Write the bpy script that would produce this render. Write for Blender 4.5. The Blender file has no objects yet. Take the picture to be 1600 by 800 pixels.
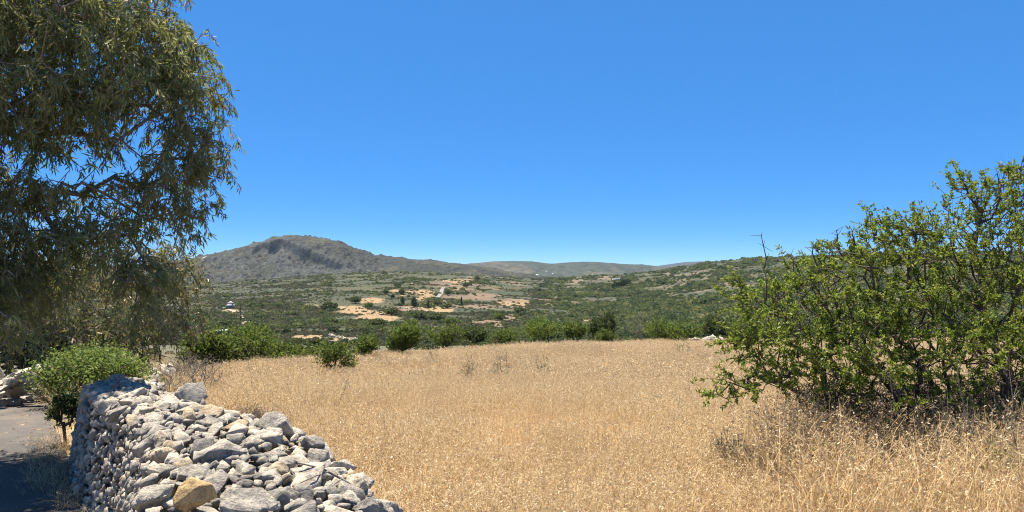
import bpy, bmesh, math, random
import numpy as np
from mathutils import Vector

rng = np.random.default_rng(11)
random.seed(11)
SC = bpy.context.scene
COL = SC.collection
F, Y0, CZ = 1111.0, 420.0, 1.9          # focal length in photo pixels, horizon row, camera height

# ------------------------------------------------------------------ camera, sky, sun, exposure
cam = bpy.data.cameras.new('camera'); cam.sensor_width = 36; cam.lens = 36 * F / 1600
cam.clip_start = 0.05; cam.clip_end = 40000
camo = bpy.data.objects.new('camera', cam); COL.objects.link(camo)
camo.location = (0, 0, CZ); camo.rotation_euler = (math.radians(90 + 1.03), 0, 0)
SC.camera = camo

SUN_EL, SUN_AZ = math.radians(71), math.radians(316)   # azimuth clockwise from +Y
W = bpy.data.worlds.new('World'); SC.world = W; W.use_nodes = True
wn = W.node_tree
sky = wn.nodes.new('ShaderNodeTexSky'); sky.sky_type = 'NISHITA'; sky.sun_disc = False
sky.sun_elevation = SUN_EL; sky.sun_rotation = SUN_AZ
sky.altitude = 7000; sky.air_density = 0.8; sky.dust_density = 1.0; sky.ozone_density = 6.0
sp = wn.nodes.new('ShaderNodeSeparateColor'); sp.mode = 'HSV'; cm = wn.nodes.new('ShaderNodeCombineColor'); cm.mode = 'HSV'
pw = wn.nodes.new('ShaderNodeMath'); pw.operation = 'POWER'; pw.inputs[1].default_value = 0.37
mu = wn.nodes.new('ShaderNodeMath'); mu.operation = 'MULTIPLY'; mu.inputs[1].default_value = 2.16
ms = wn.nodes.new('ShaderNodeMath'); ms.operation = 'MULTIPLY'; ms.inputs[1].default_value = 1.155; ms.use_clamp = True
wn.links.new(sky.outputs[0], sp.inputs[0]); hu = wn.nodes.new('ShaderNodeMath'); hu.operation = 'ADD'; hu.inputs[1].default_value = -0.007; wn.links.new(sp.outputs[0], hu.inputs[0]); wn.links.new(hu.outputs[0], cm.inputs[0]); wn.links.new(sp.outputs[1], ms.inputs[0]); wn.links.new(ms.outputs[0], cm.inputs[1])
wn.links.new(sp.outputs[2], pw.inputs[0]); wn.links.new(pw.outputs[0], mu.inputs[0]); wn.links.new(mu.outputs[0], cm.inputs[2])
wn.links.new(cm.outputs[0], wn.nodes['Background'].inputs[0])
wn.nodes['Background'].inputs[1].default_value = 0.1
sl = bpy.data.lights.new('sun', 'SUN'); sl.energy = 5.0; sl.angle = math.radians(0.53); sl.color = (1, 0.91, 0.76)
so = bpy.data.objects.new('sun', sl); COL.objects.link(so)
sd = Vector((math.sin(SUN_AZ) * math.cos(SUN_EL), math.cos(SUN_AZ) * math.cos(SUN_EL), math.sin(SUN_EL)))
so.rotation_euler = sd.to_track_quat('Z', 'Y').to_euler()
SC.view_settings.view_transform = 'Standard'; SC.view_settings.look = 'None'
SC.view_settings.gamma = 1; SC.view_settings.exposure = 1.4
SC.cycles.use_denoising = True; SC.cycles.denoising_prefilter = 'NONE'; SC.cycles.filter_width = 1.05
SC.cycles.max_bounces = 5; SC.cycles.diffuse_bounces = 2; SC.cycles.transparent_max_bounces = 8
SC.cycles.volume_bounces = 0

# ------------------------------------------------------------------ noise
def _hash(ix, iy, iz, seed):
    n = (ix.astype(np.int64) * 374761393 + iy.astype(np.int64) * 668265263 + iz.astype(np.int64) * 2147483647 + seed * 974711) & 0x7fffffff
    n = ((n ^ (n >> 13)) * 1274126177) & 0x7fffffff
    n = ((n ^ (n >> 16)) * 668265263) & 0x7fffffff
    return ((n ^ (n >> 15)) & 0xffff) / 65535.0
def vnoise(x, y, z=None, seed=0):
    x = np.asarray(x, float); y = np.asarray(y, float)
    z = np.zeros_like(x) if z is None else np.asarray(z, float)
    ix, iy, iz = np.floor(x), np.floor(y), np.floor(z)
    fx, fy, fz = x - ix, y - iy, z - iz
    s = lambda t: t * t * (3 - 2 * t)
    fx, fy, fz = s(fx), s(fy), s(fz)
    r = 0
    for dx in (0, 1):
        for dy in (0, 1):
            for dz in (0, 1):
                w = (fx if dx else 1 - fx) * (fy if dy else 1 - fy) * (fz if dz else 1 - fz)
                r = r + w * _hash(ix + dx, iy + dy, iz + dz, seed)
    return r
def fbm(x, y, z=None, o=4, seed=0, gain=0.5):
    a, t, tot = 1.0, 0, 0
    x = np.asarray(x, float); y = np.asarray(y, float)
    for i in range(o):
        t = t + a * vnoise(x * 2 ** i + 17 * i, y * 2 ** i - 9 * i, None if z is None else np.asarray(z) * 2 ** i + 5 * i, seed + i)
        tot += a; a *= gain
    return t / tot
def smooth(a, b, x):
    t = np.clip((np.asarray(x, float) - a) / (b - a), 0, 1); return t * t * (3 - 2 * t)
def unit(v):
    return v / np.maximum(np.linalg.norm(v, axis=-1, keepdims=True), 1e-9)

# ------------------------------------------------------------------ materials
def nodes_of(name):
    m = bpy.data.materials.new(name); m.use_nodes = True
    nt = m.node_tree; b = nt.nodes['Principled BSDF']
    b.inputs['Roughness'].default_value = 0.85
    b.inputs['Specular IOR Level'].default_value = 0.25
    return m, nt, b
def N(nt, t, **kw):
    n = nt.nodes.new(t)
    for k, v in kw.items():
        if k in n.inputs: n.inputs[k].default_value = v
        else: setattr(n, k, v)
    return n
def ramp(nt, stops, interp='LINEAR'):
    r = nt.nodes.new('ShaderNodeValToRGB'); e = r.color_ramp.elements; r.color_ramp.interpolation = interp
    while len(e) < len(stops): e.new(0.5)
    for el, (p, c) in zip(e, stops):
        el.position = p; el.color = (*c, 1) if len(c) == 3 else c
    return r
def mixc(nt, fac, a, b, mode='MIX'):
    m = nt.nodes.new('ShaderNodeMix'); m.data_type = 'RGBA'; m.blend_type = mode
    for i, v in ((0, fac), (6, a), (7, b)):
        if hasattr(v, 'is_output') or isinstance(v, bpy.types.NodeSocket): nt.links.new(v, m.inputs[i])
        elif i == 0: m.inputs[0].default_value = v
        else: m.inputs[i].default_value = (*v, 1)
    return m.outputs[2]
def bump(nt, h, b, strength=0.5, dist=0.02):
    bn = N(nt, 'ShaderNodeBump', Strength=strength, Distance=dist)
    nt.links.new(h, bn.inputs['Height']); nt.links.new(bn.outputs[0], b.inputs['Normal'])
def rnd(nt):                                   # per piece and per object random value
    g = nt.nodes.new('ShaderNodeNewGeometry'); o = nt.nodes.new('ShaderNodeObjectInfo')
    a = N(nt, 'ShaderNodeMath', operation='ADD'); nt.links.new(g.outputs['Random Per Island'], a.inputs[0]); nt.links.new(o.outputs['Random'], a.inputs[1])
    f = N(nt, 'ShaderNodeMath', operation='FRACT'); nt.links.new(a.outputs[0], f.inputs[0]); return f.outputs[0]
def leaf_mat(name, stops, trans=0.35, rough=0.5, spec=0.35, clump=None, tt=(0.25, 0.26, 0.05)):
    m, nt, b = nodes_of(name)
    r = ramp(nt, stops); nt.links.new(rnd(nt), r.inputs[0])
    c = r.outputs[0]
    if clump:
        n = N(nt, 'ShaderNodeTexNoise', Scale=clump[0], Detail=2.0)
        tc = nt.nodes.new('ShaderNodeNewGeometry'); nt.links.new(tc.outputs['Position'], n.inputs['Vector'])
        rr = ramp(nt, [(0.42, (0, 0, 0)), (0.62, (1, 1, 1))]); nt.links.new(n.outputs[0], rr.inputs[0])
        c = mixc(nt, rr.outputs[0], c, mixc(nt, 0.75, c, clump[1]))
    nt.links.new(c, b.inputs['Base Color'])
    b.inputs['Roughness'].default_value = rough; b.inputs['Specular IOR Level'].default_value = spec
    t = nt.nodes.new('ShaderNodeBsdfTranslucent'); nt.links.new(mixc(nt, 0.5, c, tt), t.inputs[0])
    mx = N(nt, 'ShaderNodeMixShader', Fac=trans)
    nt.links.new(b.outputs[0], mx.inputs[1]); nt.links.new(t.outputs[0], mx.inputs[2])
    nt.links.new(mx.outputs[0], nt.nodes['Material Output'].inputs[0])
    return m
def noise_mat(name, stops, scale=3.0, detail=6.0, bmp=0.4, bd=0.02, rough=0.9, vec='Object'):
    m, nt, b = nodes_of(name)
    n = N(nt, 'ShaderNodeTexNoise', Scale=scale, Detail=detail, Roughness=0.6)
    g = nt.nodes.new('ShaderNodeNewGeometry'); nt.links.new(g.outputs['Position'], n.inputs['Vector'])
    r = ramp(nt, stops); nt.links.new(n.outputs[0], r.inputs[0]); nt.links.new(r.outputs[0], b.inputs['Base Color'])
    b.inputs['Roughness'].default_value = rough
    if bmp: bump(nt, n.outputs[0], b, bmp, bd)
    return m
M = {}
M['euc'] = leaf_mat('eucalyptus_leaf', [(0, (0.0754, 0.113, 0.0453)), (0.35, (0.138, 0.185, 0.0708)), (0.65, (0.208, 0.241, 0.0921)), (0.86, (0.302, 0.319, 0.155)), (0.94, (0.315, 0.22, 0.113)), (1, (0.428, 0.44, 0.284))], 0.5, 0.5, 0.3, (0.9, (0.177, 0.163, 0.0638)))
M['euc2'] = leaf_mat('eucalyptus_leaf_pale', [(0, (0.08, 0.08, 0.035)), (0.4, (0.19, 0.165, 0.075)), (0.75, (0.27, 0.215, 0.105)), (0.93, (0.32, 0.2, 0.1)), (1, (0.4, 0.33, 0.21))], 0.42, 0.45, 0.4, (0.8, (0.08, 0.09, 0.035)))
M['pear'] = leaf_mat('wild_pear_leaf', [(0, (0.0575, 0.105, 0.014)), (0.35, (0.115, 0.187, 0.022)), (0.75, (0.207, 0.286, 0.032)), (0.95, (0.31, 0.352, 0.055)), (1, (0.345, 0.264, 0.08))], 0.45, 0.5, 0.25)
M['green'] = leaf_mat('shrub_leaf_green', [(0, (0.04, 0.072, 0.016)), (0.5, (0.075, 0.125, 0.024)), (1, (0.125, 0.18, 0.04))], 0.35, 0.6, 0.12)
M['bright'] = leaf_mat('shrub_leaf_bright', [(0, (0.048, 0.088, 0.0153)), (0.5, (0.08, 0.144, 0.0238)), (1, (0.128, 0.192, 0.0382))], 0.35, 0.6, 0.12)
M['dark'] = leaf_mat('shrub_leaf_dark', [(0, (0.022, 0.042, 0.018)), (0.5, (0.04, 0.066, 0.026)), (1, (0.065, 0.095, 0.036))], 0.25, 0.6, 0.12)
M['bramble'] = leaf_mat('bramble_leaf', [(0, (0.07, 0.12, 0.025)), (0.5, (0.13, 0.2, 0.045)), (0.9, (0.2, 0.28, 0.075)), (1, (0.3, 0.34, 0.15))], 0.35, 0.6, 0.15)
M['grey'] = leaf_mat('grey_green_leaf', [(0, (0.1, 0.105, 0.06)), (0.5, (0.16, 0.17, 0.1)), (1, (0.23, 0.235, 0.15))], 0.25, 0.7, 0.2)
M['bark'] = noise_mat('bark_dark', [(0.3, (0.035, 0.028, 0.022)), (0.7, (0.12, 0.1, 0.08))], 30, 5, 0.6, 0.01)
M['bark_grey'] = noise_mat('bark_grey', [(0.3, (0.1, 0.085, 0.07)), (0.7, (0.27, 0.235, 0.2))], 18, 5, 0.5, 0.01)
M['twig'] = noise_mat('dry_twig', [(0.3, (0.13, 0.105, 0.085)), (0.7, (0.3, 0.255, 0.21))], 40, 3, 0.3, 0.005)

# ------------------------------------------------------------------ mesh helpers
class MB:
    def __init__(s): s.v = []; s.f = []; s.n = 0
    def add(s, v, *faces):
        v = np.asarray(v, float).reshape(-1, 3)
        for f in faces:
            f = np.asarray(f, np.int64)
            if f.size: s.f.append(f + s.n)
        s.v.append(v); s.n += len(v)
    def mesh(s, name, mat=None, flat=True, loc=None, attrs=None):
        me = bpy.data.meshes.new(name)
        v = np.concatenate(s.v) if s.v else np.zeros((0, 3))
        if loc is not None: v = v - np.asarray(loc)
        me.vertices.add(len(v)); me.vertices.foreach_set('co', v.astype(np.float32).ravel())
        nl = sum(f.size for f in s.f); npg = sum(len(f) for f in s.f)
        me.loops.add(nl); me.polygons.add(npg)
        me.loops.foreach_set('vertex_index', np.concatenate([f.ravel() for f in s.f]).astype(np.int32))
        st = []; o = 0
        for f in s.f:
            st.append(o + np.arange(len(f)) * f.shape[1]); o += f.size
        me.polygons.foreach_set('loop_start', np.concatenate(st).astype(np.int32))
        if attrs:
            for k, a in attrs.items():
                a = np.asarray(a)
                if a.ndim == 2:
                    at = me.color_attributes.new(k, 'FLOAT_COLOR', 'POINT'); at.data.foreach_set('color', np.c_[a, np.ones(len(a))].astype(np.float32).ravel())
                else:
                    at = me.attributes.new(k, 'FLOAT', 'POINT'); at.data.foreach_set('value', a.astype(np.float32))
        me.update(calc_edges=True); me.validate()
        if not flat: me.polygons.foreach_set('use_smooth', np.ones(npg, bool))
        if mat: me.materials.append(mat)
        return me
def obj(name, me, parent=None, loc=(0, 0, 0), rot=(0, 0, 0), scale=(1, 1, 1)):
    o = bpy.data.objects.new(name, me); COL.objects.link(o)
    o.location = loc; o.rotation_euler = rot; o.scale = scale
    if parent: o.parent = parent
    return o
def tag(o, label=None, cat=None, group=None, kind=None):
    for k, v in (('label', label), ('category', cat), ('group', group), ('kind', kind)):
        if v: o[k] = v
    return o
def frusta(mb, A, B, ra, rb, sides=5):
    A, B = np.asarray(A, float), np.asarray(B, float); n = len(A)
    if not n: return
    d = unit(B - A); ref = np.where(np.abs(d[:, 2:3]) > 0.9, [[1., 0, 0]], [[0, 0, 1.]])
    u = unit(np.cross(d, ref)); w = np.cross(d, u)
    a = np.arange(sides) * 2 * math.pi / sides
    ring = np.cos(a)[None, :, None] * u[:, None, :] + np.sin(a)[None, :, None] * w[:, None, :]
    va = A[:, None, :] + ring * np.asarray(ra)[:, None, None]; vb = B[:, None, :] + ring * np.asarray(rb)[:, None, None]
    v = np.concatenate([va, vb], 1).reshape(-1, 3)
    i = np.arange(sides); j = (i + 1) % sides
    q = np.stack([i, j, j + sides, i + sides], 1)
    mb.add(v, (q[None] + (np.arange(n) * 2 * sides)[:, None, None]).reshape(-1, 4))
def leaves(mb, P, D, L, Wd, bend=0.1, Nn=None, fine=True):
    P = np.asarray(P, float); n = len(P)
    if not n: return
    D = unit(np.asarray(D, float)); L = np.broadcast_to(L, n)[:, None]; Wd = np.broadcast_to(Wd, n)[:, None]
    Nn = rng.normal(size=(n, 3)) if Nn is None else Nn
    S = unit(np.cross(D, Nn)); Nn = np.cross(S, D)
    if fine:
        pt = lambda t, s: P + D * L * t + S * Wd * s - Nn * L * bend * t * t
        v = np.stack([pt(0, 0), pt(.35, -.5), pt(.35, .5), pt(.7, -.38), pt(.7, .38), pt(1, 0)], 1).reshape(-1, 3)
        t = np.array([[0, 1, 2], [3, 5, 4]]); q = np.array([[1, 3, 4, 2]])
        o = (np.arange(n) * 6)[:, None, None]
        mb.add(v, (t[None] + o).reshape(-1, 3)); mb.add(np.zeros((0, 3)), (q[None] + o).reshape(-1, 4) - 6 * n)
    else:
        v = np.stack([P, P + D * L * .5 - S * Wd * .5, P + D * L, P + D * L * .5 + S * Wd * .5 - Nn * L * bend], 1).reshape(-1, 3)
        mb.add(v, (np.array([[0, 1, 2, 3]])[None] + (np.arange(n) * 4)[:, None, None]).reshape(-1, 4))
def randdir(n, up=0.0):
    d = unit(rng.normal(size=(n, 3))); d[:, 2] += up; return unit(d)
def grow(roots, targets, wander=0.12, path_w=0.25, seg=0.25, lift=0.0, tip=0.004, expo=2.4):
    """roots: list of points (a chain is given as a list of points); targets (n,3). Returns pos, parent, radius."""
    cap = 60000; pos = np.zeros((cap, 3)); par = np.full(cap, -1); pl = np.zeros(cap); n = 0
    for ch in roots:
        prev = -1
        for p in ch:
            pos[n] = p; par[n] = prev; pl[n] = 0 if prev < 0 else pl[prev] + np.linalg.norm(pos[n] - pos[prev]); prev = n; n += 1
    t = np.asarray(targets, float); base = pos[:n].mean(0)
    t = t[np.argsort(np.linalg.norm(t - base, axis=1) * rng.uniform(0.8, 1.2, len(t)))]
    for p in t:
        d = np.linalg.norm(pos[:n] - p, axis=1)
        i = int(np.argmin(d + path_w * pl[:n])); L = d[i]
        if L < 1e-3: continue
        k = max(1, min(8, int(round(L / seg)))); a = pos[i].copy(); prev = i
        side = rng.normal(size=3) * L * wander
        for q in range(1, k + 1):
            s = q / k; pt = a + (p - a) * s + side * math.sin(math.pi * s) + np.array([0, 0, lift * L * math.sin(math.pi * s)]) + rng.normal(size=3) * L * wander * 0.15 * (q < k)
            pos[n] = pt; par[n] = prev; pl[n] = pl[prev] + np.linalg.norm(pt - pos[prev]); prev = n; n += 1
            if n >= cap - 10: break
    pos, par = pos[:n], par[:n]
    r = np.full(n, 0.0); kids = np.zeros(n)
    for i in range(n - 1, -1, -1):
        if kids[i] == 0: r[i] = tip ** expo
        if par[i] >= 0: r[par[i]] += r[i]; kids[par[i]] += 1
    return pos, par, r ** (1 / expo), kids
def wood(mb, pos, par, r, rmin=0.0, big=6, small=4, lim=0.02):
    e = np.nonzero((par >= 0) & (r >= rmin))[0]
    for sel, s in ((e[r[e] >= lim], big), (e[r[e] < lim], small)):
        if len(sel):
            rp = np.minimum(r[par[sel]], r[sel] * 1.6)
            frusta(mb, pos[par[sel]], pos[sel] + 0.15 * (pos[sel] - pos[par[sel]]), rp, r[sel], s)
def tube(mb, pts, rad, sides=6):
    pts = np.asarray(pts, float); frusta(mb, pts[:-1], pts[1:], rad[:-1], rad[1:], sides)
def scatter(name, pts, idx, scl, rot, sources, kind='stuff', label=None, cat=None, zs=None, tilt=None):
    """one object that lays copies of the source meshes on its points (for what nobody could count)"""
    me = bpy.data.meshes.new(name); n = len(pts)
    me.vertices.add(n); me.vertices.foreach_set('co', np.asarray(pts, np.float32).ravel())
    zs = scl if zs is None else zs; tilt = np.zeros(n) if tilt is None else tilt
    for k, a in (('scl', scl), ('scz', zs), ('rotz', rot), ('tilt', tilt)):
        at = me.attributes.new(k, 'FLOAT', 'POINT'); at.data.foreach_set('value', np.asarray(a, np.float32))
    at = me.attributes.new('pick', 'INT', 'POINT'); at.data.foreach_set('value', np.asarray(idx, np.int32))
    o = obj(name, me); c = bpy.data.collections.new(name + '_source')
    for i, s in enumerate(sources):
        c.objects.link(bpy.data.objects.new('%s_source_%02d' % (name, i), s))
    ng = bpy.data.node_groups.new(name, 'GeometryNodeTree')
    ng.interface.new_socket('Geometry', in_out='INPUT', socket_type='NodeSocketGeometry'); ng.interface.new_socket('Geometry', in_out='OUTPUT', socket_type='NodeSocketGeometry')
    gi, go = ng.nodes.new('NodeGroupInput'), ng.nodes.new('NodeGroupOutput')
    ip = ng.nodes.new('GeometryNodeInstanceOnPoints'); ci = ng.nodes.new('GeometryNodeCollectionInfo')
    ci.inputs[0].default_value = c; ci.inputs['Separate Children'].default_value = True; ci.inputs['Reset Children'].default_value = True
    def at_(nm, ty='FLOAT'):
        a = ng.nodes.new('GeometryNodeInputNamedAttribute'); a.data_type = ty; a.inputs[0].default_value = nm; return a.outputs[0]
    cr = ng.nodes.new('ShaderNodeCombineXYZ'); cs = ng.nodes.new('ShaderNodeCombineXYZ')
    ng.links.new(at_('rotz'), cr.inputs[2]); ng.links.new(at_('tilt'), cr.inputs[0])
    s_ = at_('scl'); ng.links.new(s_, cs.inputs[0]); ng.links.new(s_, cs.inputs[1]); ng.links.new(at_('scz'), cs.inputs[2])
    ng.links.new(gi.outputs[0], ip.inputs['Points']); ng.links.new(ci.outputs[0], ip.inputs['Instance'])
    ip.inputs['Pick Instance'].default_value = True
    ng.links.new(at_('pick', 'INT'), ip.inputs['Instance Index']); ng.links.new(cr.outputs[0], ip.inputs['Rotation']); ng.links.new(cs.outputs[0], ip.inputs['Scale'])
    ng.links.new(ip.outputs[0], go.inputs[0])
    md = o.modifiers.new('scatter', 'NODES'); md.node_group = ng
    return tag(o, label, cat, kind=kind)

# ------------------------------------------------------------------ ground heights
def zfield(x, y):
    x = np.asarray(x, float); y = np.asarray(y, float)
    d = y - 8
    z = -0.075 * np.where(d > 3, d, np.where(d < -3, 0, (d + 3) ** 2 / 12))
    z = z - 0.05 * np.maximum(y - 38, 0) * smooth(38, 46, y)
    return z + 0.10 * (fbm(x * 0.13, y * 0.13, o=3, seed=3) - 0.5)
def px(x, Y): return (x - 800) / F * Y
def zpx(y, Y): return CZ + (Y0 - y) / F * Y
def ground_at(x, y, lo=2.0, hi=60.0):                  # where the ray through a photo point meets the field
    Ys = np.geomspace(lo, hi, 600); d = zpx(y, Ys) - zfield(px(x, Ys), Ys)
    i = np.argmax(d < 0) if (d < 0).any() else -1
    Yv = Ys[i]; return np.array([px(x, Yv), Yv, float(zfield(px(x, Yv), Yv))])
def foot(x, y, g=0.36):                                # foot of a plant whose lower part the grass hides
    c = ground_at(x, y); return ground_at(x, y + g / c[1] * F)
KX = np.array([-800, 0, 300, 360, 450, 550, 640, 700, 750, 850, 950, 1050, 1150, 1250, 1400, 1600, 2400.])
KY = np.array([44, 60, 90, 140, 220, 350, 500, 700, 950, 1300, 1500, 1900.])
KZ = np.array([
 [545, 548, 543, 525, 505, 485, 465, 450, 440, 435, 440, 446], [545, 548, 543, 525, 505, 485, 465, 450, 440, 435, 440, 446],
 [545, 548, 543, 525, 508, 490, 471, 457, 450, 446, 450, 454], [545, 548, 543, 527, 514, 494, 473, 457, 448, 443, 447, 452],
 [545, 548, 543, 527, 512, 491, 471, 453, 442, 435, 440, 446], [545, 548, 545, 530, 514, 495, 473, 450, 434, 424, 432, 442],
 [545, 548, 546, 535, 520, 500, 476, 453, 434, 421, 430, 441], [545, 548, 547, 538, 522, 500, 478, 456, 438, 426, 432, 441],
 [545, 548, 547, 540, 525, 503, 480, 459, 443, 432, 436, 441], [545, 548, 547, 541, 528, 508, 488, 467, 451, 440, 440, 441],
 [545, 548, 547, 541, 530, 514, 498, 478, 458, 437, 432, 438], [545, 548, 546, 538, 525, 508, 490, 468, 444, 421, 424, 434],
 [545, 548, 542, 530, 512, 492, 470, 448, 424, 402, 407, 420], [545, 548, 540, 524, 503, 480, 457, 435, 414, 399.5, 405, 418],
 [545, 548, 540, 520, 498, 474, 450, 428, 409, 396, 402, 416], [545, 548, 540, 520, 498, 474, 450, 428, 408, 393, 400, 414],
 [545, 548, 540, 520, 498, 474, 450, 428, 408, 393, 400, 414]], float)
GX = np.linspace(-650, 2250, 700); GL = np.linspace(math.log(44), math.log(1900), 340); GYv = np.exp(GL)
tmp = np.stack([np.interp(GL, np.log(KY), KZ[i]) for i in range(len(KX))])        # columns x rows
SYG = np.stack([np.interp(GX, KX, tmp[:, j]) for j in range(len(GL))])            # rows x columns
for _ in range(14):
    p = np.pad(SYG, ((1, 1), (6, 6)), 'edge')
    q = (p[:-2] + 2 * p[1:-1] + p[2:]) / 4
    SYG = (q[:, 0:-12] + q[:, 3:-9] + q[:, 6:-6] + q[:, 9:-3] + q[:, 12:]) / 5
XX, YY = np.meshgrid((GX - 800) / F, GYv); XX = XX * YY
ZH = CZ + (Y0 - SYG) / F * YY
ZH = ZH + YY * 0.0045 * (fbm(XX / 60, YY / 60, o=4, seed=21) - 0.5) + 0.0035 * YY * (fbm(XX / 18, YY / 18, o=3, seed=25) - 0.5)
SYR = Y0 - (ZH - CZ) / YY * F                                                     # row in the photo of each ground point
def hz(x, y):                                          # hillside height at world x, y
    ci = np.clip((x / y * F + 800 - GX[0]) / (GX[1] - GX[0]), 0, len(GX) - 1.001); ri = np.clip((np.log(y) - GL[0]) / (GL[1] - GL[0]), 0, len(GL) - 1.001)
    c0, r0 = np.floor(ci).astype(int), np.floor(ri).astype(int); fc, fr = ci - c0, ri - r0
    return (ZH[r0, c0] * (1 - fc) + ZH[r0, c0 + 1] * fc) * (1 - fr) + (ZH[r0 + 1, c0] * (1 - fc) + ZH[r0 + 1, c0 + 1] * fc) * fr
def hill_at(x, y, lo=60):
    c = int(np.clip(round((x - GX[0]) / (GX[1] - GX[0])), 0, len(GX) - 1)); col = SYR[:, c]
    ok = np.nonzero((col <= y) & (GYv > lo))[0]
    Yv = GYv[ok[0]] if len(ok) else 1200.0
    X = px(x, Yv); return np.array([X, Yv, float(hz(np.array([X]), np.array([Yv]))[0])])

# bare fields, terraces and rocky ground on the hillsides: photo x, y, half width, half height, kind (0 straw, 1 red soil, 2 rock)
PATCH = [(550, 484, 24, 5, 0), (575, 490, 26, 3, 0), (580, 470, 16, 3.5, 0), (590, 497, 32, 3.5, 0), (617, 455, 9, 2.5, 0), (655, 458, 26, 3, 0), (658, 467, 12, 2.5, 0),
 (636, 482, 21, 4, 1), (668, 482, 12, 4, 0), (668, 461, 10, 4, 0), (712, 439, 30, 2.2, 0), (710, 446, 9, 1.6, 0), (734, 436, 9, 1.3, 0), (692, 484, 20, 4, 0), (755, 462, 24, 3.5, 1),
 (803, 474, 23, 4, 0), (797, 497, 15, 4, 1), (760, 507, 26, 7, 1), (362, 488, 16, 6, 0), (345, 498, 14, 4, 1), (369, 492, 8, 4, 0), (376, 499, 8, 4, 0), (383, 507, 8, 4, 0), (487, 480, 12, 2, 0), (485, 526, 24, 3, 0), (537, 532, 16, 4, 0),
 (900, 441, 15, 3.5, 2), (946, 435, 14, 2.5, 2), (888, 451, 9, 1.5, 0), (857, 473, 7, 3, 0), (966, 470, 11, 3, 2), (1072, 487, 8, 2.5, 0), (1108, 480, 12, 3, 0), (1063, 475, 4, 4, 0),
 (1027, 508, 22, 5, 0), (1130, 509, 12, 4, 0), (996, 426, 12, 1.2, 0), (720, 452, 9, 3, 1), (845, 455, 8, 1.5, 1), (780, 452, 10, 1.5, 1), (700, 470, 14, 1.6, 1), (740, 478, 16, 2, 1), (830, 505, 14, 2, 1), (915, 500, 10, 2, 0), (640, 445, 9, 1.2, 0), (1040, 492, 10, 1.5, 0)]
PX_G = np.broadcast_to(GX[None, :], SYR.shape)
jx = 22 * (fbm(XX / 14, YY / 22, o=4, seed=31, gain=.65) - 0.5); jy = 6.0 * (fbm(XX / 12, YY / 20, o=4, seed=32, gain=.65) - 0.5)
pm = np.zeros((3,) + SYR.shape)
for (a, b, ra, rb, k) in PATCH:
    if k < 2 and 470 < a < 830: ra *= 1.1; rb *= 1.3
    d = ((PX_G + jx - a) / ra) ** 2 + ((SYG + jy - b) / rb) ** 2
    pm[k] = np.maximum(pm[k], 1 - smooth(0.75, 1.1, d))
rocky = 0.85 * smooth(0.53, 0.62, fbm(XX / 16, YY / 30, o=4, seed=41, gain=0.7)) * (smooth(1000, 1040, PX_G) * (1 - smooth(420 + 50, 420 + 62, SYR)) * smooth(420, 428, SYR))
pm[2] = np.maximum(pm[2], rocky)
openm = smooth(0.60, 0.72, fbm(XX / 45, YY / 45, o=4, seed=51)) * 0.8 * smooth(640, 700, PX_G) * (1 - smooth(850, 950, PX_G))
pm[1] = np.maximum(pm[1], openm)
bare = np.clip(pm[0] + pm[1] + 0.45 * pm[2], 0, 1)
def bare_at(x, y):
    c = np.clip(np.round((x / y * F + 800 - GX[0]) / (GX[1] - GX[0])).astype(int), 0, len(GX) - 1); r = np.clip(np.round((np.log(y) - GL[0]) / (GL[1] - GL[0])).astype(int), 0, len(GL) - 1)
    return bare[r, c]

def grid_faces(nr, nc):
    i = np.arange(nr * nc).reshape(nr, nc)
    return np.stack([i[:-1, :-1], i[:-1, 1:], i[1:, 1:], i[1:, :-1]], -1).reshape(-1, 4)
# ground of the field and lane
m, nt, b = nodes_of('field_soil'); M['soil'] = m
n1 = N(nt, 'ShaderNodeTexNoise', Scale=2.5, Detail=8.0); g = nt.nodes.new('ShaderNodeNewGeometry'); nt.links.new(g.outputs['Position'], n1.inputs['Vector'])
r1 = ramp(nt, [(0.3, (0.255, 0.17, 0.0978)), (0.7, (0.408, 0.285, 0.17))]); nt.links.new(n1.outputs[0], r1.inputs[0]); at = N(nt, 'ShaderNodeVertexColor', layer_name='cover'); nt.links.new(mixc(nt, at.outputs[0], r1.outputs[0], mixc(nt, n1.outputs[0], (0.035, 0.04, 0.02), (0.13, 0.115, 0.065))), b.inputs['Base Color']); bump(nt, n1.outputs[0], b, 0.5, 0.05)
gx = np.linspace(-46, 52, 197); gy = np.linspace(-14, 47, 200); A, B = np.meshgrid(gx, gy)
mb = MB(); mb.add(np.stack([A, B, zfield(A, B)], -1), grid_faces(len(gy), len(gx)))
EDGE = lambda x, y: np.interp(x / np.maximum(y, .1) * F + 800, [300, 345, 500, 640, 900, 1100, 1800], [12, 15.5, 20.5, 24.5, 34.5, 37, 38])
cover = np.maximum(smooth(0, 1.2, B - EDGE(A, B)), smooth(0, .8, np.interp(B, [0, 9, 14, 20, 44], [-9, -5.2, -6.3, -8, -30]) - A) * smooth(8, 9, B)) * smooth(6, 9, B)
tag(obj('field_ground', mb.mesh('field_ground', M['soil'], False, attrs={'cover': np.repeat(cover.reshape(-1, 1), 3, 1)})), kind='structure')

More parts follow.
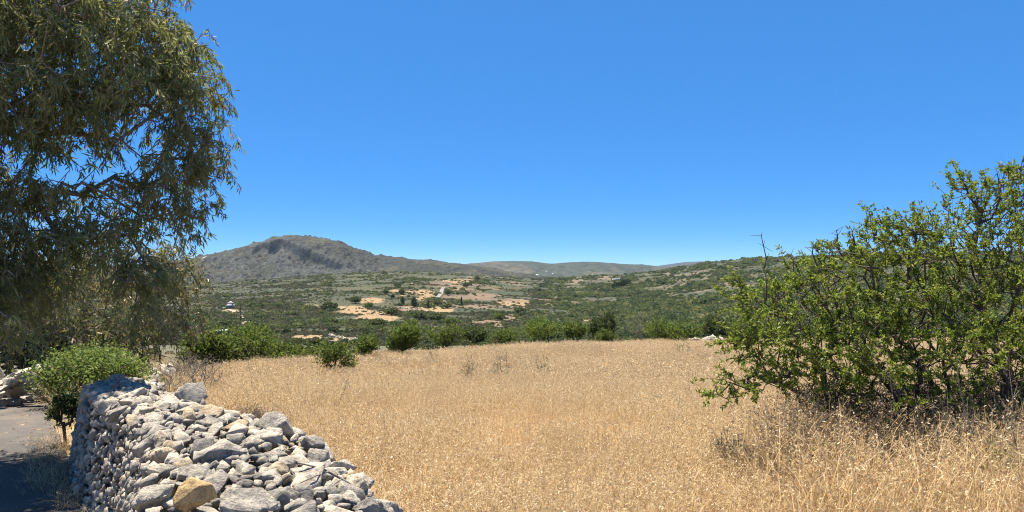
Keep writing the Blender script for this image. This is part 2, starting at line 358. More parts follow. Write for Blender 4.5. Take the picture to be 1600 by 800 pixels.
# hillsides across the valley
m, nt, b = nodes_of('hillside_ground'); M['hill'] = m
at = N(nt, 'ShaderNodeVertexColor', layer_name='ground'); g = nt.nodes.new('ShaderNodeNewGeometry')
n1 = N(nt, 'ShaderNodeTexNoise', Scale=0.5, Detail=7.0, Roughness=0.7); nt.links.new(g.outputs['Position'], n1.inputs['Vector'])
r1 = ramp(nt, [(0.3, (0.55, 0.55, 0.55)), (0.7, (1.35, 1.35, 1.35))]); nt.links.new(n1.outputs[0], r1.inputs[0])
nt.links.new(mixc(nt, 1.0, at.outputs[0], r1.outputs[0], 'MULTIPLY'), b.inputs['Base Color']); bump(nt, n1.outputs[0], b, 0.6, 0.6)
c_low = np.array([0.0487, 0.0534, 0.028]); c_olive = np.array([0.059, 0.0565, 0.0221]); c_dk = np.array([0.031, 0.0387, 0.0177])
t1 = smooth(0.4, 0.62, fbm(XX / 80, YY / 80, o=4, seed=61))[..., None]; t2 = smooth(0.45, 0.6, fbm(XX / 30, YY / 30, o=3, seed=62))[..., None]
cg = c_low * (1 - t1) + c_olive * t1; cg = cg * (1 - 0.6 * t2) + c_dk * 0.6 * t2
for k, c in enumerate([(0.229, 0.158, 0.081), (0.145, 0.0986, 0.0598), (0.13, 0.1, 0.066)]):
    cg = cg * (1 - pm[k][..., None]) + np.array(c) * pm[k][..., None]
mb = MB(); mb.add(np.stack([XX, YY, ZH], -1), grid_faces(*XX.shape))
tag(obj('hillside', mb.mesh('hillside', M['hill'], False, attrs={'ground': cg.reshape(-1, 3)})), kind='structure')

# far lowland that carries the distant ridges out to the horizon
M['far'] = noise_mat('far_ground', [(0.35, (0.025, 0.035, 0.018)), (0.6, (0.05, 0.052, 0.026)), (0.75, (0.1, 0.085, 0.055))], 0.02, 8, 0.4, 3)
def sheet(name, x, y, z, mat, attrs=None):
    mb = MB(); mb.add(np.stack([x, y, z], -1), grid_faces(*x.shape)); return tag(obj(name, mb.mesh(name, mat, False, attrs=attrs)), kind='structure')
u = np.linspace(-1.5, 1.5, 120); yy = np.geomspace(1700, 16000, 60); A, B = np.meshgrid(u, yy)
sheet('valley_plain', A * B, B, -52 + 6 * fbm(A * B / 400, B / 400, o=3, seed=71) - B * 0.002, M['far'])

# ------------------------------------------------------------------ mountain and far ridges
def hill_material(name, rockstops, scale, speck, bd, tint):
    m, nt, b = nodes_of(name)
    g = nt.nodes.new('ShaderNodeNewGeometry')
    at = N(nt, 'ShaderNodeVertexColor', layer_name='ground')
    n1 = N(nt, 'ShaderNodeTexNoise', Scale=scale, Detail=5.0, Roughness=0.7); nt.links.new(g.outputs['Position'], n1.inputs['Vector'])
    r1 = ramp(nt, [(0.36, (0.3, 0.3, 0.3)), (0.5, (1, 1, 1)), (0.66, (2.0, 1.95, 1.9))]); nt.links.new(n1.outputs[0], r1.inputs[0])
    v = N(nt, 'ShaderNodeTexVoronoi', Scale=speck); nt.links.new(g.outputs['Position'], v.inputs['Vector'])
    r2 = ramp(nt, [(0.22, (1, 1, 1)), (0.4, (0, 0, 0))]); nt.links.new(v.outputs['Distance'], r2.inputs[0])
    n3 = N(nt, 'ShaderNodeTexNoise', Scale=scale * 0.1, Detail=3.0); nt.links.new(g.outputs['Position'], n3.inputs['Vector'])
    r3 = ramp(nt, [(0.4, (0.15, 0.15, 0.15)), (0.6, (0.85, 0.85, 0.85))]); nt.links.new(n3.outputs[0], r3.inputs[0])
    f = N(nt, 'ShaderNodeMath', operation='MULTIPLY'); nt.links.new(r2.outputs[0], f.inputs[0]); nt.links.new(r3.outputs[0], f.inputs[1])
    base = mixc(nt, 1.0, at.outputs[0], r1.outputs[0], 'MULTIPLY')
    nt.links.new(mixc(nt, f.outputs[0], base, tint), b.inputs['Base Color'])
    bump(nt, n1.outputs[0], b, 0.7, bd); return m
M['mount'] = hill_material('mountain_rock_and_scrub', None, 0.075, 0.085, 7.0, (0.0163, 0.0213, 0.01))
M['ridge'] = hill_material('ridge_scrub', None, 0.03, 0.06, 6.0, (0.0133, 0.0192, 0.0111))

YC = 2300.0
pts = [(100, 424), (200, 416), (260, 409), (300, 404.5), (345, 394), (365, 389), (400, 380), (420, 374), (440, 368.5), (460, 367.5), (485, 370), (510, 375), (530, 379.5), (560, 390), (582, 398.5), (610, 402), (640, 404.5), (680, 407.5), (705, 411.5), (740, 415.5), (790, 424), (850, 434), (900, 440)]
xs = np.linspace(100, 900, 720); ts = np.linspace(0, 1.55, 330)          # t 0 at the foot, 1 at the crest
crest = np.interp(xs, [p[0] for p in pts], [p[1] for p in pts])
k = np.ones(11) / 11; crest = np.convolve(np.pad(crest, 5, 'edge'), k, 'valid')
U, T = np.meshgrid(xs, ts)
Yg = YC - 620 * (1 - T); Xg = (U - 800) / F * YC * (0.86 + 0.14 * T)
zc = zpx(crest, YC)[None, :]; zfoot = -50.0
# front slope with a cliff band: a steep step whose height on the slope wanders
lo = np.interp(U, [100, 300, 345, 395, 420, 445, 470, 500, 530, 560, 600, 900], [0.85, 0.82, 0.80, 0.90, 0.93, 0.9, 0.80, 0.72, 0.66, 0.62, 0.5, 0.5])
lo = lo + 0.07 * (fbm(U / 26, T * 2, o=3, seed=81) - 0.5)
amp = np.interp(U, [100, 290, 310, 340, 350, 385, 405, 500, 560, 600, 640, 900], [0.1, 0.1, 0.13, 0.13, 0.05, 0.06, 0.2, 0.22, 0.14, 0.07, 0.02, 0.0])
amp = amp * (0.5 + fbm(U / 18, T * 3, o=3, seed=82))
sl = 0.62 * T + 0.38 * T ** 1.8
fr = (sl - amp * (T / np.maximum(lo, 0.05)) * (T < lo) - amp * (1 - smooth(lo, lo + 0.035, T)) * (T >= lo))
fr = np.where(T > 1, 1 - 0.5 * (T - 1) ** 2 * 3 , np.minimum(fr, 1))
Zg = zfoot + (zc - zfoot) * fr
env = smooth(0.02, 0.2, T) * (1 - 0.8 * smooth(0.88, 0.99, T) * (1 - smooth(1.0, 1.02, T)))
wx, wy = Xg, Yg
rid = 1 - np.abs(2 * fbm(wx / 90, wy / 140, o=5, seed=83) - 1)
fine = fbm(wx / 14, wy / 22, o=4, seed=84, gain=0.65) - 0.5
Zg = Zg + env * ((rid - 0.75) * 16 + fine * 17 * (0.6 + 0.8 * (U < 600)))
rock = np.clip(smooth(0.42, 0.6, fbm(wx / 45, wy / 60, o=4, seed=85)) * (1 - smooth(600, 660, U)) * (1 - 0.75 * smooth(lo + 0.05, lo + 0.10, T)) + 0.9 * np.exp(-((T - lo - 0.015) / 0.05) ** 2) * (amp > 0.07) + 0.8 * np.exp(-((U - 520) / 45) ** 2 - ((T - 0.55) / 0.2) ** 2), 0, 1)
rock = rock[..., None]
gcol = np.array([0.0188, 0.0206, 0.0113]) * (1 - rock) + np.array([0.0368, 0.0396, 0.0337]) * rock
gcol = gcol * (0.45 + 1.1 * fbm(wx / 9, wy / 16, o=3, seed=88, gain=.7))[..., None]
ol = smooth(0.5, 0.62, fbm(wx / 70, wy / 90, o=3, seed=86))[..., None] * (1 - rock)
gcol = gcol * (1 - 0.5 * ol) + np.array([0.062, 0.054, 0.026]) * 0.5 * ol
sheet('mountain', Xg, Yg, Zg, M['mount'], {'ground': gcol.reshape(-1, 3)})

def ridge(name, pts, Yc, depth, foot, seed, col1, col2, bumpy, n=(420, 120)):
    x0, x1 = pts[0][0], pts[-1][0]
    xs = np.linspace(x0, x1, n[0]); ts = np.linspace(0, 1.4, n[1]); cr = np.interp(xs, [p[0] for p in pts], [p[1] for p in pts])
    k = np.ones(15) / 15; cr = np.convolve(np.pad(cr, 7, 'edge'), k, 'valid')
    U, T = np.meshgrid(xs, ts); Y = Yc - depth * (1 - T); X = (U - 800) / F * Yc * (1 - depth / Yc * 0.3 * (1 - T))
    z = foot + (zpx(cr, Yc)[None, :] - foot) * np.where(T > 1, 1 - (T - 1) ** 2 * 2, 0.5 * T + 0.5 * np.sin(T * math.pi / 2))
    env = smooth(0, .2, T) * (1 - 0.85 * smooth(.85, 1, T))
    z = z + env * bumpy * ((1 - np.abs(2 * fbm(X / (bumpy * 14), Y / (bumpy * 20), o=5, seed=seed) - 1)) - 0.7) + env * bumpy * 0.5 * (fbm(X / (bumpy * 2), Y / (bumpy * 3), o=3, seed=seed + 5) - 0.5)
    t = smooth(0.42, 0.6, fbm(X / (bumpy * 9), Y / (bumpy * 14), o=4, seed=seed + 2))[..., None]
    sheet(name, X, Y, z, M['ridge'], {'ground': (np.array(col1) * (1 - t) + np.array(col2) * t).reshape(-1, 3)})
    A_ = np.stack([X / Y * F + 800, Y0 - (z - CZ) / Y * F, X, Y, z], -1)[T < 1].reshape(-1, 5)
    return lambda x, y: A_[np.argmin((A_[:, 0] - x) ** 2 + (A_[:, 1] - y) ** 2), 2:]
on_ridge = ridge('far_ridge', [(560, 440), (640, 424), (700, 415), (735, 412), (765, 409), (800, 407.5), (830, 408.5), (862, 412.5), (880, 410.5), (905, 408.8), (930, 409.0), (960, 411.5), (980, 414), (1000, 413), (1012, 414.5), (1024, 417.5), (1060, 422), (1120, 428)], 3900, 1000, -60, 101, (0.026, 0.034, 0.02), (0.055, 0.05, 0.03), 22)
ridge('distant_ridge', [(880, 428), (960, 422), (1010, 418), (1030, 415.5), (1050, 412), (1070, 409.5), (1090, 408.3), (1130, 408), (1200, 411), (1400, 415), (1700, 421), (2100, 424)], 8200, 1700, -70, 121, (0.024, 0.0288, 0.0224), (0.036, 0.036, 0.0256), 40)

# ------------------------------------------------------------------ scrub on the hillsides (too many to count)
def blob(seed, mat, cards=True, n=150, flat=0.75):
    """a small shrub crown of leaf-clump faces over a lumpy volume, unit width"""
    mb = MB(); d = unit(rng.normal(size=(n, 3))); d[:, 2] = np.abs(d[:, 2]) * 0.9 - 0.1
    lump = 0.62 + 0.55 * fbm(d[:, 0] * 2.2 + seed * 7, d[:, 1] * 2.2, d[:, 2] * 2.2, o=2, seed=seed)
    P = d * lump[:, None] * 0.5 * np.array([1, 1, flat * 1.25]); P[:, 2] += 0.1
    leaves(mb, P - 0.06 * d, unit(d * 0.4 + rng.normal(size=(n, 3)) * 0.7 + np.array([0, 0, .25])), rng.uniform(.16, .3, n) * min(1, (190 / n) ** .5), rng.uniform(.12, .2, n) * min(1, (190 / n) ** .5), 0.1, Nn=d + 0.5 * rng.normal(size=(n, 3)), fine=False)
    # inner mass so that the crown is closed
    a = np.linspace(0, 2 * math.pi, 9)[:-1]; rings = [(0.34, -0.05), (0.36, 0.12), (0.28, 0.26), (0.12, 0.34)]
    v = [[r * math.cos(t) * (0.85 + .25 * random.random()), r * math.sin(t) * (0.85 + .25 * random.random()), z * flat * 1.2] for r, z in rings for t in a]
    q = [[i * 8 + j, i * 8 + (j + 1) % 8, (i + 1) * 8 + (j + 1) % 8, (i + 1) * 8 + j] for i in range(3) for j in range(8)]
    mb.add(v, q, [[24 + j for j in range(8)]])
    return mb.mesh('scrub_crown', mat)
def scrub_mat(name, stops):
    m, nt, b = nodes_of(name)
    o = nt.nodes.new('ShaderNodeObjectInfo'); g = nt.nodes.new('ShaderNodeNewGeometry')
    a = N(nt, 'ShaderNodeMath', operation='MULTIPLY_ADD'); nt.links.new(g.outputs['Random Per Island'], a.inputs[0]); a.inputs[1].default_value = 0.3; nt.links.new(o.outputs['Random'], a.inputs[2])
    s = N(nt, 'ShaderNodeMath', operation='MULTIPLY'); nt.links.new(a.outputs[0], s.inputs[0]); s.inputs[1].default_value = 0.77
    r = ramp(nt, stops); nt.links.new(s.outputs[0], r.inputs[0]); nt.links.new(r.outputs[0], b.inputs['Base Color'])
    t = nt.nodes.new('ShaderNodeBsdfTranslucent'); nt.links.new(r.outputs[0], t.inputs[0]); mx = N(nt, 'ShaderNodeMixShader', Fac=0.35)
    nt.links.new(b.outputs[0], mx.inputs[1]); nt.links.new(t.outputs[0], mx.inputs[2]); nt.links.new(mx.outputs[0], nt.nodes['Material Output'].inputs[0]); return m
SM = scrub_mat('maquis_scrub', [(0, (0.0605, 0.0864, 0.0374)), (0.4, (0.11, 0.14, 0.0528)), (0.7, (0.165, 0.189, 0.066)), (1, (0.231, 0.221, 0.088))])
SG = scrub_mat('grey_scrub', [(0, (0.085, 0.092, 0.05)), (0.5, (0.125, 0.128, 0.072)), (1, (0.175, 0.165, 0.1))])
src = [blob(i, SM, n=150, flat=0.7) for i in range(4)] + [blob(9 + i, SG, n=120, flat=0.5) for i in range(3)]
SD = scrub_mat('dark_maquis', [(0, (0.03, 0.046, 0.022)), (0.4, (0.06, 0.084, 0.034)), (0.75, (0.1, 0.125, 0.048)), (1, (0.15, 0.155, 0.065))])
src_near = [blob(20 + i, SD, n=420, flat=0.75) for i in range(3)] + [blob(29 + i, SG, n=380, flat=0.55) for i in range(2)]
def scrub_points(n, y0, y1, s0, s1, seed):
    r = np.random.default_rng(seed)
    y = np.exp(r.uniform(math.log(y0) , math.log(y1), n)); x = r.uniform(-0.85, 0.85, n) * y
    dens = fbm(x / 30, y / 30, o=4, seed=91); big = fbm(x / 120, y / 120, o=3, seed=93)
    keep = (bare_at(x, y) < 0.35 + 0.7 * (r.random(n) < 0.2)) & (r.random(n) < np.clip(smooth(0.36, 0.56, dens) * 0.8 + 0.2 + 0.45 * (x / y * F + 800 < 520), 0, 1))
    x, y, dens, big = x[keep], y[keep], dens[keep], big[keep]
    rr = r.random(len(x)); pxx = x / y * F + 800; left = 1 - smooth(480, 620, pxx); grey = rr < np.maximum(0.82 * left, smooth(0.42, 0.62, big) * 0.75 * (x / y < 0.05) + 0.15)
    s = (s0 + (s1 - s0) * r.random(len(x)) ** 2.6) * (1 + 0.5 * (r.random(len(x)) < 0.08)) * (0.6 + 0.9 * smooth(0.4, 0.65, dens)) * np.where(grey, 0.7, 1) * (1 - 0.25 * left) * (1 - 0.4 * ((pxx > 520) & (pxx < 830) & (y > 230)))
    return np.stack([x, y, hz(x, y) - 0.03 * s], -1), grey, s, r
P1, g1, s1, r_ = scrub_points(36000, 62, 240, 0.6, 2.8, 1)
idx = np.where(g1, 3 + (r_.random(len(g1)) * 2).astype(int), (r_.random(len(g1)) * 3).astype(int))
scatter('valley_scrub', P1, idx, s1, r_.uniform(0, 6.28, len(g1)), src_near, label='low green and grey scrub covering the near valley side', cat='scrub', zs=s1 * r_.uniform(.7, 1.05, len(g1)))
P2, g2, s2, r_ = scrub_points(150000, 220, 1500, 1.0, 5.5, 2)
idx = np.where(g2, 4 + (r_.random(len(g2)) * 3).astype(int), (r_.random(len(g2)) * 4).astype(int))
scatter('hillside_scrub', P2, idx, s2 * (0.75 + P2[:, 1] / 2200), r_.uniform(0, 6.28, len(g2)), src, label='dark maquis scrub speckling the far hillsides', cat='scrub', zs=s2 * (0.75 + P2[:, 1] / 2200) * r_.uniform(.65, 1.0, len(g2)))

# ------------------------------------------------------------------ lane beside the wall
WALL = np.array([(-0.35, 0.2), (-0.75, 1.7), (-1.2, 3.1), (-1.75, 4.2), (-2.6, 5.2), (-3.4, 6.15), (-4.1, 7.3), (-4.75, 8.8), (-5.3, 10.2)])
def resample(P, step):
    d = np.r_[0, np.cumsum(np.linalg.norm(np.diff(P, axis=0), axis=1))]; t = np.arange(0, d[-1], step)
    Q = np.stack([np.interp(t, d, P[:, i]) for i in range(P.shape[1])], 1)
    for _ in range(int(0.8 / step)): Q[1:-1] = (Q[:-2] + 2 * Q[1:-1] + Q[2:]) / 4
    return Q
def frames(Q):
    t = unit(np.gradient(Q, axis=0)); return t, np.stack([-t[:, 1], t[:, 0]], 1)     # tangent, left normal
def strip(name, line, w0, w1, mat, lift, zf, n=8, kind='structure', step=0.25):
    Q = resample(np.asarray(line, float), step); t, l = frames(Q); s = np.linspace(-w0, w1, n)
    X = Q[:, None, 0] + l[:, None, 0] * s; Y = Q[:, None, 1] + l[:, None, 1] * s
    return sheet(name, X, Y, zf(X, Y) + lift, mat)
m, nt, b = nodes_of('lane_surface'); M['lane'] = m
g = nt.nodes.new('ShaderNodeNewGeometry')
n1 = N(nt, 'ShaderNodeTexNoise', Scale=1.6, Detail=9.0, Roughness=0.65); n2 = N(nt, 'ShaderNodeTexNoise', Scale=60.0, Detail=3.0)
for q in (n1, n2): nt.links.new(g.outputs['Position'], q.inputs['Vector'])
r1 = ramp(nt, [(0.3, (0.0636, 0.0578, 0.0532)), (0.55, (0.0986, 0.0875, 0.0781)), (0.72, (0.145, 0.118, 0.0914))]); nt.links.new(n1.outputs[0], r1.inputs[0])
r2 = ramp(nt, [(0.3, (0.7, 0.7, 0.7)), (0.7, (1.25, 1.25, 1.25))]); nt.links.new(n2.outputs[0], r2.inputs[0])
nt.links.new(mixc(nt, 1.0, r1.outputs[0], r2.outputs[0], 'MULTIPLY'), b.inputs['Base Color']); bump(nt, n2.outputs[0], b, 0.6, 0.01)
LANE = [(-1.7, -6), (-2.1, 0.5), (-2.95, 3.2), (-4.3, 5.3), (-5.7, 7.3), (-7.4, 9.6), (-8.9, 12), (-10.8, 14.5), (-13, 17)]

strip('lane', LANE, 0.95, 1.4, M['lane'], 0.03, zfield, 10)

# ------------------------------------------------------------------ stones
def rock(seed, sub, rough=0.06, cuts=9, sq=(1, 0.75, 0.55)):
    """angular broken stone: hull of a few random points, edges kept crisp, faces roughened"""
    r = np.random.default_rng(seed); bm = bmesh.new()
    for p in unit(r.normal(size=(cuts + 4, 3))) * r.uniform(0.72, 1.0, (cuts + 4, 1)): bm.verts.new(p)
    h = bmesh.ops.convex_hull(bm, input=bm.verts)
    bmesh.ops.delete(bm, geom=[g for g in h['geom_interior'] if isinstance(g, bmesh.types.BMVert)], context='VERTS')
    if sub > 1: bmesh.ops.subdivide_edges(bm, edges=bm.edges, cuts=1 if sub < 3 else 5, use_grid_fill=True)
    bmesh.ops.triangulate(bm, faces=bm.faces); bm.verts.index_update()
    v = np.array([q.co[:] for q in bm.verts]); f = np.array([[q.index for q in g.verts] for g in bm.faces]); bm.free()
    if sub > 1:
        nz = fbm(v[:, 0] * 2.4 + seed, v[:, 1] * 2.4, v[:, 2] * 2.4, o=2 + (sub > 2) * 2, seed=seed, gain=0.9) - 0.5
        v = v * (1 + rough * 3.0 * nz)[:, None]
    v = v * np.array(sq) * r.uniform(0.85, 1.15, 3); return v / np.abs(v).max(), f
def rock_material(name, tint=None):
    m, nt, b = nodes_of(name); tc = nt.nodes.new('ShaderNodeNewGeometry')
    rv = rnd(nt)
    if tint is None:
        base = ramp(nt, [(0, (0.279, 0.257, 0.221)), (0.3, (0.391, 0.353, 0.297)), (0.65, (0.483, 0.436, 0.364)), (0.9, (0.53, 0.467, 0.372)), (1, (0.483, 0.376, 0.248))])
    else: base = ramp(nt, [(0, tint), (1, tint)])
    nt.links.new(rv, base.inputs[0])
    n1 = N(nt, 'ShaderNodeTexNoise', Scale=14.0, Detail=8.0, Roughness=0.7); n2 = N(nt, 'ShaderNodeTexNoise', Scale=5.0, Detail=5.0); n3 = N(nt, 'ShaderNodeTexNoise', Scale=70.0, Detail=6.0, Roughness=0.75)
    for q in (n1, n2, n3): nt.links.new(tc.outputs['Position'], q.inputs['Vector'])
    r1 = ramp(nt, [(0.32, (0.38, 0.38, 0.4)), (0.48, (0.95, 0.95, 0.95)), (0.7, (1.3, 1.28, 1.22))]); nt.links.new(n1.outputs[0], r1.inputs[0])
    c = mixc(nt, 1.0, base.outputs[0], r1.outputs[0], 'MULTIPLY')
    r2 = ramp(nt, [(0.56, (0, 0, 0)), (0.68, (0.8, 0.8, 0.8))]); nt.links.new(n2.outputs[0], r2.inputs[0])
    c = mixc(nt, r2.outputs[0], c, (0.2, 0.185, 0.165) if tint is None else (0.5, 0.31, 0.11))
    r3 = ramp(nt, [(0.35, (0.72, 0.72, 0.72)), (0.65, (1.15, 1.15, 1.15))]); nt.links.new(n3.outputs[0], r3.inputs[0])
    nt.links.new(mixc(nt, 1.0, c, r3.outputs[0], 'MULTIPLY'), b.inputs['Base Color'])
    ad = N(nt, 'ShaderNodeMath', operation='MULTIPLY_ADD'); nt.links.new(n3.outputs[0], ad.inputs[0]); ad.inputs[1].default_value = 0.35; nt.links.new(n1.outputs[0], ad.inputs[2])
    bump(nt, ad.outputs[0], b, 1.0, 0.035); b.inputs['Roughness'].default_value = 0.92; return m
M['rock'] = rock_material('limestone'); M['ochre_rock'] = rock_material('ochre_limestone', (0.55, 0.38, 0.19))
M['mortar'] = noise_mat('wall_core_soil', [(0.3, (0.06, 0.05, 0.04)), (0.7, (0.17, 0.14, 0.11))], 12, 5, 0.5, 0.02)
STONE = []
for i in range(22):
    v, f = rock(100 + i, 3, 0.11 + 0.035 * (i % 3), 8 + i % 7, (1, 0.55 + 0.07 * (i % 6), 0.34 + 0.06 * (i % 5)))
    mb = MB(); mb.add(v, f); STONE.append(mb.mesh('stone', M['rock']))
def small_rocks(name, P, S, Nrm, sub, parent, mat, seed=0):
    """joined rubble too small to pick apart"""
    r = np.random.default_rng(seed); mb = MB(); var = [rock(300 + i, sub, 0.07, 9, (1, .8, .55)) for i in range(14)]
    for p, s, n in zip(P, S, Nrm):
        v, f = var[r.integers(14)]; n = unit(n + r.normal(size=3) * 0.35); a = unit(np.cross(n, r.normal(size=3))); c = np.cross(n, a)
        mb.add(p + s * (v[:, :1] * a + v[:, 1:2] * c + v[:, 2:] * n), f)
    o = obj(name, mb.mesh(name, mat), parent); o['kind'] = 'stuff'; return o

# dry stone wall: rough core, big stones one by one, rubble packed between them
Q = resample(WALL, 0.08); TQ, LQ = frames(Q); zq = zfield(Q[:, 0], Q[:, 1]); SQ = np.arange(len(Q)) * 0.08
hw = np.interp(Q[:, 1], [0, 2.5, 4, 5.3, 6.2, 7.5, 10.5], [0.62, 0.72, 0.93, 0.93, 0.84, 0.74, 0.32]) + 0.10 * (fbm(SQ * 0.9, SQ * 0, o=2, seed=7) - 0.5)
hl = np.interp(Q[:, 1], [0, 3, 4.2, 5, 6, 8, 10.5], [0.44, 0.40, 0.33, 0.22, 0.22, 0.28, 0.28])
hr = np.interp(Q[:, 1], [0, 2.5, 3.2, 4.2, 4.6, 5, 6, 8, 10.5], [0.85, 0.84, 0.76, 0.60, 0.48, 0.36, 0.28, 0.32, 0.3])
# cross-section as points (offset to the left, height): left foot, left top, crown, right top, right foot (spills out near the camera)
spill = np.interp(Q[:, 1], [0, 2.6, 3.4, 4.4, 6], [0.75, 0.7, 0.42, 0.2, 0.15])
def section(i):
    bt = np.interp(Q[i, 1], [4.2, 5.2], [0.2, 0.1]); return np.array([(hl[i] + bt, -0.05), (hl[i] + bt * .5, hw[i] * 0.5), (hl[i], hw[i] * 0.92), (hl[i] * 0.5, hw[i]), (-hr[i] * 0.4, hw[i] * 1.0), (-hr[i], hw[i] * np.interp(Q[i, 1], [2.8, 3.6, 4.2], [0.8, 0.84, 0.9])), (-hr[i] - spill[i] * 0.5, hw[i] * 0.42), (-hr[i] - spill[i], -0.05)])
SEC = np.stack([section(i) for i in range(len(Q))])
def wall_pt(i, k, f):
    s = SEC[i, k] * (1 - f) + SEC[i, k + 1] * f; d = SEC[i, k + 1] - SEC[i, k]; n2 = np.array([d[1], -d[0]]); n2 = n2 / (np.linalg.norm(n2) + 1e-9)
    n2 = -n2 if (n2 @ np.array([s[0], s[1] - hw[i] * 0.4])) < 0 else n2
    p = np.array([Q[i, 0] + LQ[i, 0] * s[0], Q[i, 1] + LQ[i, 1] * s[0], zq[i] + s[1]])
    return p, np.array([LQ[i, 0] * n2[0], LQ[i, 1] * n2[0], n2[1]])
wall = bpy.data.objects.new('dry_stone_wall', None); COL.objects.link(wall); wall.location = (float(Q[40, 0]), float(Q[40, 1]), 0)
tag(wall, 'grey limestone rubble wall running along the lane in the foreground', 'stone wall')
WL = np.array(wall.location)
cv = np.stack([Q[:, None, 0] + LQ[:, None, 0] * SEC[:, :, 0] * 0.9, Q[:, None, 1] + LQ[:, None, 1] * SEC[:, :, 0] * 0.9, zq[:, None] + SEC[:, :, 1] - 0.12 * (SEC[:, :, 1] > 0.1)], -1)
mb = MB(); mb.add(cv - WL, grid_faces(*cv.shape[:2])); obj('wall_core', mb.mesh('wall_core', M['mortar']), wall)
rw = np.random.default_rng(77); placed = []
seglen = np.linalg.norm(np.diff(SEC, axis=1), axis=2)
vis = [i for i in range(len(Q)) if 1.2 < Q[i, 1] < 10]
PP = np.zeros((20000, 4)); NP = [0]
def put(p, s): PP[NP[0], :3] = p; PP[NP[0], 3] = s; NP[0] += 1
def throw(n, smin, smax, gap, ks):
    out = []; ks = np.array(ks); W_ = seglen[vis][:, ks]; cw = np.cumsum(W_ / W_.sum(1, keepdims=True), 1)
    I = rw.integers(0, len(vis), n); R = rw.random((n, 3))
    for a in range(n):
        i = vis[I[a]]; k = int(ks[min(np.searchsorted(cw[I[a]], R[a, 0]), len(ks) - 1)]); p, nn = wall_pt(i, k, R[a, 1])
        s = smin + (smax - smin) * R[a, 2] ** 1.8
        if k in (0, 1): s *= 0.72
        Z = PP[:NP[0]]; d = Z[:, :3] - p
        if NP[0] == 0 or ((d * d).sum(1) > (gap * (s + Z[:, 3])) ** 2).all():
            put(p, s); out.append((p, s, nn))
    return out
ALLK = [0, 1, 2, 3, 4, 5, 6]
# a few stones that stand out in the photograph: photo x, y, half length, height over the ground
SPEC = [(438, 660, 0.145, 0.92, 0), (308, 765, 0.078, 0.93, 1), (300, 612, 0.12, 0.98, 0), (385, 778, 0.13, 0.86, 0), (478, 755, 0.14, 0.80, 0), (488, 690, 0.085, 0.86, 0), (497, 716, 0.09, 0.80, 0), (430, 785, 0.12, 0.79, 0), (330, 640, 0.09, 0.95, 0), (565, 752, 0.09, 0.72, 0), (545, 775, 0.1, 0.72, 0)]
big = []
for (x, y, s, h, oc) in SPEC:
    Yv = (CZ - h) * F / (y - Y0); p = np.array([px(x, Yv), Yv, h - s * 0.15]); put(p, s); big.append((p, s, np.array([-0.1, -0.35, .93]) if oc else np.array([0.1, -0.25, 1.0]), oc))
L1 = throw(900, 0.07, 0.14, 0.6, [2, 3, 4, 5, 6]); L2 = throw(3600, 0.04, 0.085, 0.58, ALLK); L3 = throw(6500, 0.028, 0.055, 0.55, ALLK)
cand = sorted(L1 + L2 + L3, key=lambda q: -q[1] / (abs(q[0][1]) + 0.3) * (1.0 if q[0][1] > 2.2 else 0.0))
def stone_part(p, s, n, mesh, parent, org, r):
    n = Vector(unit(np.asarray(n, float) + r.normal(size=3) * 0.4)); q = n.to_track_quat('Z', 'Y')
    o = obj('stone', mesh, parent); o.location = p - org; o.rotation_mode = 'QUATERNION'
    from mathutils import Quaternion
    o.rotation_quaternion = q @ Quaternion((0, 0, 1), r.uniform(0, 6.28)); k = s * 1.12; o.scale = (k, k * r.uniform(.8, 1.1), k * r.uniform(.85, 1.2)); return o
ochre = MB(); v, f = rock(911, 3, 0.05, 18, (1, .8, .6)); ochre.add(v, f); ochre_me = ochre.mesh('stone', M['ochre_rock'])
BOULD = []
for i in range(6):
    v, f = rock(700 + i, 3, .1, 16, (1, .8, .66)); mb = MB(); mb.add(v, f); BOULD.append(mb.mesh('stone', M['rock']))
for (p, s, n, oc) in big:
    o = stone_part(p, s, n, ochre_me if oc else BOULD[rw.integers(6)], wall, WL, rw)
    if oc: o['label'] = 'ochre yellow stone among the grey ones on the wall'
for (p, s, n) in cand[:300 - len(big)]: stone_part(p - n * s * 0.12, s, n, STONE[rw.integers(22)], wall, WL, rw)
rest = cand[300 - len(big):]
small_rocks('rubble', [p - WL - n * s * 0.15 for p, s, n in rest], [s * 1.12 for p, s, n in rest], [n for p, s, n in rest], 2, wall, M['rock'], 5)
fill = throw(9000, 0.018, 0.034, 0.5, ALLK)
small_rocks('pebbles', [p - WL - n * 0.02 for p, s, n in fill], [s * 1.25 for p, s, n in fill], [n for p, s, n in fill], 1, wall, M['rock'], 6)
print('wall stones', len(cand), len(fill))

# ------------------------------------------------------------------ trees and shrubs
def empty(name, loc):
    o = bpy.data.objects.new(name, None); COL.objects.link(o); o.location = [float(q) for q in loc]; return o
def in_ellipsoids(spec, per):
    """spec rows: photo x, y, half width, half height (photo px), distance, half depth in metres"""
    out = []
    for (x, y, rx, ry, Yv, dz, *w) in spec:
        n = max(1, int(per * (w[0] if w else 1) * (rx * ry) ** 0.9 / 1000)); u = unit(rng.normal(size=(n, 3))) * rng.random((n, 1)) ** (1 / 2.2)
        Yp = Yv + u[:, 1] * dz; out.append(np.stack([px(x, Yv) + u[:, 0] * rx / F * Yv, Yp, zpx(y, Yv) + u[:, 2] * ry / F * Yv], 1))
    return np.concatenate(out)

